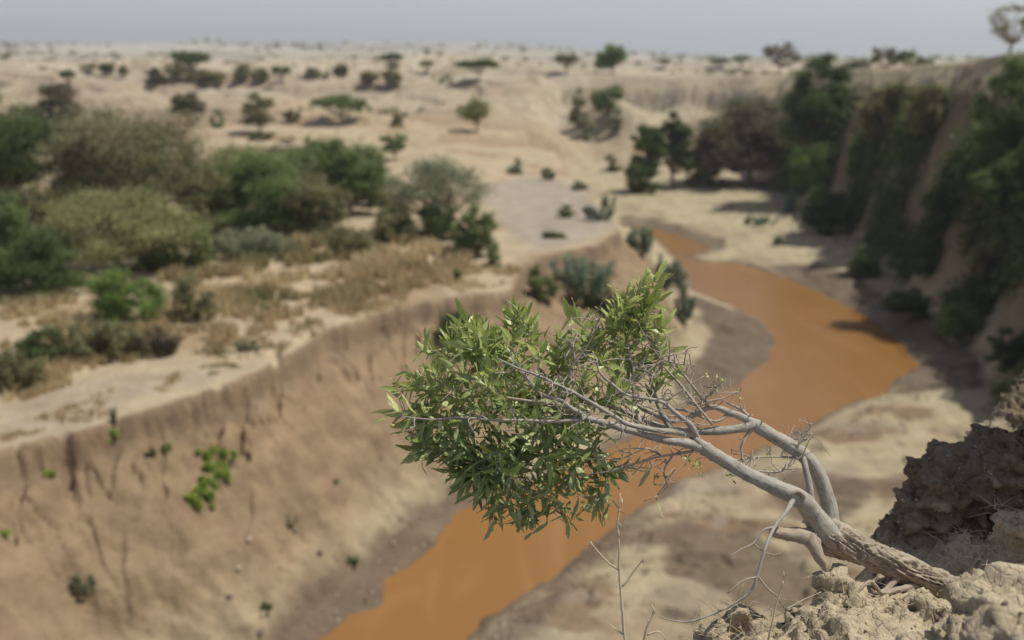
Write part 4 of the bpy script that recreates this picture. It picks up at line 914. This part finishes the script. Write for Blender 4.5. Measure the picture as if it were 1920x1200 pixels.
# main right limb
branch('branch', [(1548,1022,2.94,20),(1553,992,2.96,18),(1557,960,2.97,15),(1544,914,2.98,14),(1528,877,2.98,13.5),(1498,846,2.97,14),(1455,820,2.95,12.5),(1420,800,2.94,12),(1404,790,2.93,9)], 20, BARK, 8, None, False)
branch('branch', [(1538,982,2.91,8),(1524,948,2.92,6.5),(1518,914,2.93,6.5),(1508,868,2.95,6),(1500,846,2.97,6)], 10, BARK, 6, None, False)
for ps, sd in [
 ([(1318,842,2.76,12),(1290,832,2.72,11.5),(1245,824,2.70,11),(1200,812,2.68,10.5),(1155,799,2.66,10),(1112,787,2.64,9),(1088,783,2.63,6)], 14),
 ([(1100,785,2.64,6.5),(1040,790,2.62,5.2),(980,788,2.60,4.2),(915,787,2.58,3.8),(860,783,2.57,3.2),(800,786,2.56,2.4),(748,780,2.56,1.5)], 9),
 ([(1120,790,2.65,8),(1082,772,2.63,7.5),(1048,750,2.62,6),(1008,736,2.62,4.5),(982,700,2.63,3.4),(966,680,2.64,2.4)], 10),
 ([(1078,768,2.63,5),(1030,756,2.66,4.2),(963,749,2.68,4.2),(905,735,2.69,3.2),(838,727,2.70,2)], 9),
 ([(1314,838,2.75,12),(1302,818,2.74,9),(1280,812,2.72,8.5),(1235,806,2.68,8),(1182,797,2.64,7),(1147,777,2.61,6),(1097,748,2.58,5),(1057,727,2.57,4.4),(1013,706,2.56,3.8),(970,690,2.56,3),(933,672,2.56,1.5)], 11),
 ([(1308,826,2.74,9),(1297,800,2.72,7),(1272,778,2.70,6),(1243,755,2.68,5.2),(1212,747,2.66,4.6),(1180,743,2.65,4.2),(1147,720,2.63,3.8),(1124,697,2.62,3),(1119,672,2.62,1.8)], 10),
 ([(1200,795,2.72,6.5),(1193,763,2.74,5.6),(1188,722,2.75,5),(1188,690,2.76,4.6),(1180,660,2.77,3.6),(1172,625,2.78,2)], 9),
 ([(1190,716,2.75,3.8),(1215,696,2.74,3.2),(1243,677,2.74,2.8),(1270,682,2.74,2.2),(1302,684,2.74,1.2)], 7),
 ([(1188,690,2.76,3.4),(1217,687,2.75,3),(1236,682,2.75,2.2)], 7),
 ([(1258,806,2.78,8.5),(1242,776,2.80,7.5),(1228,742,2.81,6),(1220,706,2.82,4),(1216,670,2.83,2)], 10),
 ([(1047,748,2.62,3.4),(1058,716,2.61,3),(1078,680,2.60,2.8),(1103,646,2.60,2.4),(1116,618,2.60,1.9),(1123,597,2.60,1.2)], 7),
 ([(1078,680,2.60,2.4),(1074,640,2.61,2),(1070,600,2.62,1.2)], 6),
 ([(1336,796,2.76,3.4),(1308,762,2.76,3.2),(1280,727,2.77,3.2),(1243,686,2.78,2.8),(1222,648,2.79,2.2),(1206,618,2.80,1.4)], 7),
 ([(1243,686,2.78,2.4),(1234,650,2.78,1.8),(1226,618,2.79,1.6),(1246,612,2.79,1)], 6),
 ([(1412,794,2.93,11),(1388,803,2.92,10.5),(1335,808,2.91,10),(1280,808,2.90,9),(1235,798,2.89,8),(1180,775,2.88,6),(1120,755,2.90,5),(1050,735,2.92,3.5)], 12),
 ([(1414,796,2.93,9),(1400,786,2.93,9.5),(1370,774,2.92,8),(1335,762,2.90,6.5),(1305,776,2.88,6),(1262,790,2.86,5),(1210,770,2.85,4),(1150,735,2.86,3)], 10),
 ([(1410,790,2.93,5),(1395,772,2.93,4),(1362,754,2.93,2.6)], 7),
 ([(1368,774,2.92,4),(1340,790,2.90,3.5),(1290,770,2.88,3),(1240,765,2.87,2.5)], 7),
 ([(1335,764,2.90,4.2),(1318,750,2.87,3.6),(1292,716,2.85,3),(1265,680,2.84,2.4),(1235,640,2.84,1.6),(1205,610,2.84,1.2)], 7),
 ([(1302,768,2.86,3),(1330,752,2.86,2.6),(1356,746,2.86,2),(1384,735,2.86,1.2)], 6),
 ([(1312,758,2.87,2.6),(1335,735,2.87,2.2),(1354,718,2.87,1.4)], 6),
 ([(1248,752,2.84,3),(1280,730,2.84,2.4),(1320,705,2.84,1.3)], 6),
 ([(1412,802,2.93,5.5),(1395,824,2.92,4),(1389,840,2.91,3.2),(1393,866,2.90,1.8)], 8),
 ([(1494,850,2.97,5.5),(1484,868,2.95,4.4),(1460,884,2.93,3.6),(1424,884,2.91,2.4),(1370,893,2.9,1.4)], 8),
 ([(1484,858,2.96,3),(1440,856,2.93,2.4),(1400,860,2.91,2.2),(1350,864,2.89,1.6),(1300,846,2.88,1.2)], 6),
 ([(1300,846,2.74,4),(1262,852,2.73,3.2),(1220,860,2.72,2.8),(1160,880,2.72,2.4),(1100,890,2.73,1.4)], 7),
 ([(1262,852,2.73,3),(1245,880,2.73,2.4),(1252,912,2.74,1.4)], 6),
 ([(1240,855,2.73,2.4),(1210,840,2.73,2.2),(1170,858,2.74,2),(1120,862,2.75,1.4)], 6),
 ([(1485,858,2.96,2.4),(1500,832,2.96,2.2),(1515,808,2.96,1.6),(1523,793,2.96,1)], 6),
 ([(1503,825,2.96,1.5),(1512,826,2.96,1.2),(1521,812,2.96,.9)], 5),
 ([(1488,935,2.84,8.5),(1474,960,2.80,5.2),(1452,988,2.76,4.4),(1436,1026,2.72,3.8),(1420,1080,2.70,3.6),(1407,1108,2.70,3.2),(1378,1130,2.70,2.8),(1352,1145,2.70,2.4),(1292,1166,2.70,2),(1236,1158,2.70,1)], 9),
 ([(1420,1080,2.70,3),(1438,1102,2.71,2.6),(1455,1118,2.72,2.2),(1474,1142,2.74,1.6)], 6),
 ([(1420,1082,2.70,2.4),(1392,1090,2.69,2),(1364,1112,2.68,1.2)], 6),
 ([(1455,988,2.76,3.2),(1432,994,2.75,2.6),(1414,1018,2.74,2.2),(1390,1030,2.73,1.6),(1368,1044,2.72,1)], 6),
 ([(1412,1018,2.74,2),(1432,1034,2.74,1.6),(1448,1040,2.74,1.4),(1464,1037,2.74,.9)], 5),
 ([(1446,1038,2.74,1.4),(1446,1052,2.74,.9)], 5),
 ([(1350,1146,2.70,1.6),(1336,1132,2.70,1)], 5),
 ([(1474,1142,2.74,2),(1500,1128,2.76,1.6),(1540,1110,2.80,1)], 5),
 ]:
    dead = ps[0][1] > 930
    ps = [(a, b, c, r*(.66 if a < 1250 and not dead else .78)) for a, b, c, r in ps]
    branch('branch' if ps[0][3] > 3.3 else 'twig', ps, sd, BARK if ps[0][3] > 4.5 else TWIGM, 5, None, not dead)
for rp in [[(1745,1100,2.98,8),(1700,1112,2.93,6),(1655,1122,2.88,4.5),(1625,1142,2.84,3),(1600,1165,2.80,1.5)], [(1775,1088,3.0,9),(1805,1062,3.08,6),(1830,1040,3.14,4),(1850,1025,3.2,2)], [(1690,1078,2.95,7),(1665,1096,2.91,5),(1640,1118,2.88,3),(1630,1150,2.82,1.5)], [(1640,1050,2.94,4),(1600,1068,2.93,3),(1570,1090,2.92,2)]]:
    q = [pt(a, b, t) for a, b, t, r in rp]; q = [np.array([c[0], c[1], bank_z(c[0], c[1])+.002-.012*(i == len(q)-1)]) if i else c for i, c in enumerate(q)]
    p = catmull(q, 5); p = p+np.stack([fbm(p[:, 0]*30, p[:, 1]*30, p[:, 2]*30, 2, a)*.006 for a in (21, 22, 23)], 1)
    tb = Tubes(); tb.add(loc(p), np.interp(np.linspace(0, 1, len(p)), np.linspace(0, 1, len(rp)), [r[3]*r[2]/FPX for r in rp]), 10); tb.build('root', OLDBARK, hero)
def knot(px, py, t, r):
    n = 14; th = np.linspace(0, 2*math.pi, 20, endpoint=False); c = pt(px, py, t); tb = Tubes()
    a = np.stack([c+np.array([math.cos(q)*r*1.0, -.012-.002*math.sin(3*q), math.sin(q)*r*.85]) for q in np.append(th, 0)])
    tb.add(loc(a), r*.33, 8, None, False); tb.add(loc(np.stack([c+np.array([0, .0, 0]), c+np.array([0, -.012, 0])])), r*.8, 12); tb.build('knot', OLDBARK, near_branch(c))
knot(1491, 929, 2.845, .020)

# crown
CROWN = [(742,765),(735,705),(775,695),(778,652),(830,625),(872,605),(905,612),(945,600),(958,566),(985,572),(1005,610),(1045,628),(1075,590),(1120,600),(1150,572),(1190,528),(1232,508),(1246,530),(1240,590),(1262,650),(1268,705),(1245,735),(1235,790),(1205,830),(1188,880),(1155,915),(1120,958),(1075,990),(1030,970),(985,985),(945,965),(915,985),(895,940),(868,900),(820,875),(770,850),(765,815)]
rngh = np.random.default_rng(77)
cp = np.array(CROWN, float); tgt = []
while len(tgt) < 335:
    q = rngh.uniform([720, 500], [1275, 1000]); d, i = sdist(cp, np.array([q[0]]), np.array([q[1]]))
    if not i[0]: continue
    if q[0] > 1130 and q[1] > 760 and rngh.random() < .55: continue
    if 1010 < q[0] < 1260 and q[1] > 690 and rngh.random() < .25: continue
    half = min(.27, .05+d[0]*.0022); front = .55 if q[0] > 980 else 1.0
    s = rngh.uniform(-front, 1)
    t = 2.80+half*s
    tgt.append((q[0], q[1], t, d[0]))
N_ = np.array(nodes); keep = N_[:, 3] < .0095; N_ = N_[keep]
tw = Tubes(); LV = []; LF = []; LT = []; LM = []; ln_ = 0
mid_c = (1030, 790)
def leaf(o, d, nrm, length, width, droop, tint):
    global ln_
    d = d/np.linalg.norm(d); s = np.cross(d, nrm); s /= np.linalg.norm(s)+1e-9; nrm = np.cross(s, d)
    k = np.array([0, .12, .3, .5, .7, .87, 1.0]); wv = np.array([.06, .5, .9, 1, .80, .42, .02])*width/2
    bend = droop*k**2*length; tw_ = rngh.normal()*.5; ph = rngh.uniform(0, 6); fold = rngh.uniform(.1, .38)
    vs = []
    for kk, ww, b in zip(k, wv, bend):
        a = tw_*kk; s2 = s*math.cos(a)+nrm*math.sin(a); n2 = nrm*math.cos(a)-s*math.sin(a)
        c = o+d*length*kk*(1-.25*abs(droop)*kk)+nrm*(-b)+n2*.0012*math.sin(kk*9+ph)
        e = n2*(ww*fold); wob = .0012*math.sin(kk*14+ph)
        vs += [c-s2*ww+e+n2*wob, c, c+s2*ww+e-n2*wob]
    LV.append(np.array(vs)); nk = len(k)
    r = np.arange(nk-1)[:, None]*3+np.arange(2)[None]
    LF.append((np.stack([r, r+1, r+4, r+3], -1).reshape(-1, 4))+ln_); ln_ += nk*3
    LT.append(np.full(nk*3, tint)); LM.append(np.tile([0, 1, 0], nk))
def shoot(tip, dr, n, Lm, young_lit=0.0):
    up_ = np.array([0, 0, 1.0]); dr = dr/np.linalg.norm(dr)
    a = np.cross(dr, up_+rngh.normal(size=3)*.2); a /= np.linalg.norm(a); b = np.cross(dr, a); ph = rngh.uniform(0, 6.28)
    base_t = rngh.uniform(0, 1)
    for k in range(n):
        s = k/(n-1); th = ph+k*2.4; ang = R(68-46*s+rngh.normal()*9)
        rad_ = a*math.cos(th)+b*math.sin(th); d = dr*math.cos(ang)+rad_*math.sin(ang)
        d = d+np.array([0, 0, rngh.uniform(-.12, .22)])
        o = tip-dr*(.075*(1-s))*rngh.uniform(.9, 1.1)
        ln = Lm*rngh.uniform(.72, 1.18)*(1-.28*s*rngh.random())
        nn = dr-d*np.dot(dr, d)+rngh.normal(size=3)*.35
        ti = np.clip(.10+.42*base_t+.35*young_lit+rngh.normal()*.14+.15*s, 0, .9)  # tint holds young growth plus painted crown light: pale top, dark bottom
        if rngh.random() < .03: ti = rngh.uniform(.95, 1)
        leaf(o, d, nn, ln, ln*rngh.uniform(.19, .27), rngh.uniform(-.2, .55), ti)
order = sorted(range(len(tgt)), key=lambda i: -tgt[i][3]+rngh.uniform(-20, 20))
for i in order:
    px, py, t, de = tgt[i]; q = pt(px, py, t)
    rad_px = np.array([px-mid_c[0], -(py-mid_c[1])])/240
    out = np.array([rad_px[0], (t-2.8)*1.6, rad_px[1]+.25]) + rngh.normal(size=3)*.32
    out /= np.linalg.norm(out)
    dist = np.linalg.norm(N_[:, :3]-q, axis=1); back = ((q-N_[:, :3])@out)/(dist+1e-6)
    sc_ = dist*(1.25-.5*back); j = int(np.argmin(sc_)); a = N_[j, :3]
    D = dist[j]; m = a*.45+q*.55-out*D*.12+rngh.normal(size=3)*D*.07
    p = catmull([a, m, q], 4); r0 = min(.0022, N_[j, 3]*.8)+.0003
    tw.add(loc(p), np.linspace(r0, .0008, len(p)), 5, None, False)
    N_ = np.vstack([N_, np.column_stack([p[2:], np.full(len(p)-2, .0016)])])
    if px > 1150 and 620 < py < 860 and rngh.random() < .30: continue
    shoot(q, out*.8+(p[-1]-p[-2])/np.linalg.norm(p[-1]-p[-2])*.5, int(rngh.integers(8, 13)), rngh.uniform(.050, .080), 1.0 if py < 700 else .45 if py < 800 else 0)
# named outer tips seen against the background
for px, py, t, dx, dz, n, y_ in [(1232,520,2.80,.3,1,10,1.4),(1225,555,2.79,.5,.8,10,1.2),(1180,575,2.80,-.1,1,9,1.3),(1205,590,2.8,.1,1,10,1),(966,590,2.8,.05,1,10,1),(1070,590,2.78,.1,1,5,1),(735,782,2.57,-1,0,4,1.2),
        (742,770,2.58,-1,.1,7,1),(770,700,2.7,-.8,.5,8,1),(800,660,2.75,-.5,.8,9,1),(860,622,2.78,-.3,1,9,1),(900,640,2.8,-.1,1,9,.8),(1065,985,2.74,.1,-1,7,.1),(925,975,2.74,-.2,-1,7,.1),(975,975,2.74,.1,-1,7,.1),(1095,955,2.74,.3,-.8,8,.1),
        (905,925,2.74,-.4,-.8,7,.1),(870,890,2.74,-.5,-.6,7,.1),(780,860,2.72,-.7,-.5,7,.2),(1230,930,2.74,.2,-1,3,.6),(1143,945,2.75,.1,-1,4,.1),(1240,600,2.8,.6,.6,8,1),(1265,700,2.82,.7,.3,6,1),(1255,660,2.82,.6,.4,7,.8)]:
    q = pt(px, py, t); dist = np.linalg.norm(N_[:, :3]-q, axis=1); a = N_[int(np.argmin(dist)), :3]
    p = catmull([a, (a+q)/2+rngh.normal(size=3)*.006, q], 4); tw.add(loc(p), np.linspace(.0017, .0008, len(p)), 5, None, False)
    shoot(q, np.array([dx, rngh.uniform(-.2, .2), dz]), n, .070, y_)
# bare spiky twiglets on the lit limbs
SN = np.array(nodes); SN = SN[(SN[:, 3] < .008)]
for k in range(300):
    a = SN[rngh.integers(0, len(SN)), :3]; d = rngh.normal(size=3); d[0] -= .5; d[2] += .25; d /= np.linalg.norm(d)
    ln = rngh.uniform(.02, .10); p = catmull([a, a+d*ln*.35+rngh.normal(size=3)*ln*.10, a+d*ln*.7+rngh.normal(size=3)*ln*.14, a+d*ln+rngh.normal(size=3)*ln*.20], 3)
    tw.add(loc(p), np.linspace(.0019, .0010, len(p)), 5, None, False)
    if rngh.random() < .5:
        e = p[3]; d2 = d+rngh.normal(size=3)*.6; d2 /= np.linalg.norm(d2); tw.add(loc([e, e+d2*ln*.25+rngh.normal(size=3)*.002, e+d2*ln*.45]), [.0013, .0010, .0008], 4, None, False)
tw.build('twig_tangle', TWIGM, hero)
LVa = loc(np.vstack(LV)); link('foliage', mesh_np('foliage', LVa, np.vstack(LF), HLEAF, {'tint': np.concatenate(LT), 'mid': np.concatenate(LM)}, smooth=True), hero)
# sprouts of small yellowing leaves on the inner twigs
for px, py, t, n in [(1352,712,2.87,7),(1384,737,2.86,6),(1330,718,2.84,6),(1295,870,2.88,10),(1310,880,2.88,8),(1370,893,2.9,5),(1345,735,2.87,6),(1521,812,2.96,3),(1430,790,2.93,4),(1298,745,2.8,5),(1230,895,2.74,5),(1305,800,2.8,4),(1435,856,2.93,4)]:
    LV, LF, LT, LM = [], [], [], []; ln_ = 0
    q = pt(px, py, t)
    for k in range(n):
        d = rngh.normal(size=3)+np.array([0, 0, .4]); o = q+rngh.normal(size=3)*.008
        leaf(o, d, rngh.normal(size=3), rngh.uniform(.013, .026), rngh.uniform(.004, .008), .3, rngh.uniform(.78, .97))
    link('sprout', mesh_np('sprout', loc(np.vstack(LV)), np.vstack(LF), HLEAF, {'tint': np.concatenate(LT), 'mid': np.concatenate(LM)}, smooth=True), near_branch(q))

# ------------------------------------------------------------------ dry weeds and straw in the foreground
DRY = mat_plain('dry_stalk', (.56, .48, .34))
def weed(name, label, segs, pods):
    first = pt(*segs[0][0][:3]); root = bpy.data.objects.new(name, None); C.objects.link(root); root.location = tuple(first); root.empty_display_size = .05
    tag(root, label, 'weed')
    for k, s in enumerate(segs):
        p, r = trace(s, 5); p = p+np.stack([fbm(p[:, 0]*20, p[:, 1]*20, p[:, 2]*20, 2, 11+a)*.004 for a in range(3)], 1)
        tb = Tubes(); tb.add(p-first, r, 6)
        for q in p[2::2]:
            if rngh.random() < .7:
                d = rngh.normal(size=3); d /= np.linalg.norm(d); tb.add(np.array([q, q+d*.006, q+d*.010+np.array([0, 0, .003])])-first, [.0009, .0006, .0003], 4, None, False)
        tb.build('stalk' if k == 0 else 'side_stalk', DRY, root)
    for a, b, t in pods:
        q = pt(a, b, t); tb = Tubes(); d = rngh.normal(size=3)*.004+np.array([0, 0, .008])
        tb.add(np.array([q-d, q, q+d])-first, [.0006, .0026, .0006], 6); tb.build('seed_head', DRY, root)
weed('dry_weed', 'tall thin dry stalk with two side arms rising from the bottom of the photo', [[(1178,1290,2.5,3.4),(1172,1200,2.5,3),(1164,1120,2.5,2.6),(1160,1040,2.5,2.2),(1158,980,2.5,1.8),(1164,925,2.5,1.2)],
    [(1160,1068,2.5,2),(1132,1045,2.5,1.6),(1107,1018,2.5,1)], [(1166,1100,2.5,2),(1186,1075,2.5,1.6),(1206,1050,2.5,1.1)], [(1168,1190,2.5,1.6),(1142,1170,2.5,1)]],
    [(1160,1000,2.5),(1163,985,2.5),(1160,960,2.5),(1166,940,2.5),(1107,1020,2.5),(1206,1052,2.5)])
weed('dry_weed', 'short bent dry stalk right of the tall thin one at the bottom', [[(1215,1280,2.6,3),(1208,1200,2.6,2.6),(1220,1160,2.6,2),(1225,1142,2.6,1.2)], [(1212,1190,2.6,1.8),(1235,1185,2.6,1.4),(1248,1200,2.6,1)]],
    [(1225,1142,2.6),(1216,1165,2.6)])
weed('dry_weed', 'little pale dry stalk with a seed head in front of the trunk', [[(1440,1200,2.6,2),(1452,1150,2.6,1.8),(1462,1110,2.6,1.6),(1468,1090,2.6,1.2)]], [(1470,1082,2.6),(1473,1078,2.6)])
def build_straw():
    tb = Tubes(); rng = np.random.default_rng(15)
    spots = [(1380,1150,2.9)]*0
    for cx, cy, n, L0 in [(.62,2.55,70,.07),(.52,2.45,60,.08),(.85,2.55,40,.05),(1.42,2.85,60,.09),(1.55,2.95,40,.08),(1.0,2.45,30,.05),(1.75,2.6,40,.10),(1.9,2.9,30,.1)]:
        for k in range(n):
            x, y = cx+rng.normal()*.08, cy+rng.normal()*.06; z = bank_z(x, y)
            if z < 10.25: continue
            a = rng.uniform(0, 6.28); l = L0*rng.uniform(.4, 1.4); e = rng.uniform(-.05, .6)
            d = np.array([math.cos(a)*math.cos(e), math.sin(a)*math.cos(e), math.sin(e)]); p0 = np.array([x, y, z+.001])
            tb.add(catmull([p0, p0+d*l*.5+np.array([0, 0, .006]), p0+d*l+rng.normal(size=3)*.01], 3), np.linspace(.0009, .0004, 7), 4, None, False)
    o = tb.build('straw_litter', DRY); tag(o, 'broken straw and rootlets lying on the crumbling foreground bank', 'straw', kind='stuff')
build_straw()

# ------------------------------------------------------------------ air
def build_haze():
    xs, ys, zs = (-5200, 5200), (-60, 5200), (-60, 140)
    V = [(a, b, c) for a in xs for b in ys for c in zs]
    F = np.array([[0, 1, 3, 2], [4, 6, 7, 5], [0, 4, 5, 1], [2, 3, 7, 6], [0, 2, 6, 4], [1, 5, 7, 3]])
    m = bpy.data.materials.new('dusty_air'); m.use_nodes = True; t = m.node_tree; t.nodes.remove(t.nodes['Principled BSDF'])
    v = t.nodes.new('ShaderNodeVolumePrincipled'); v.inputs['Density'].default_value = .0004; v.inputs['Color'].default_value = (.86, .92, 1, 1); v.inputs['Anisotropy'].default_value = .2
    t.links.new(v.outputs[0], t.nodes['Material Output'].inputs['Volume'])
    o = link('haze', mesh_np('haze', np.array(V, float), F, m)); tag(o, 'thin dusty haze over the valley and plain', 'haze', kind='stuff')
build_haze()
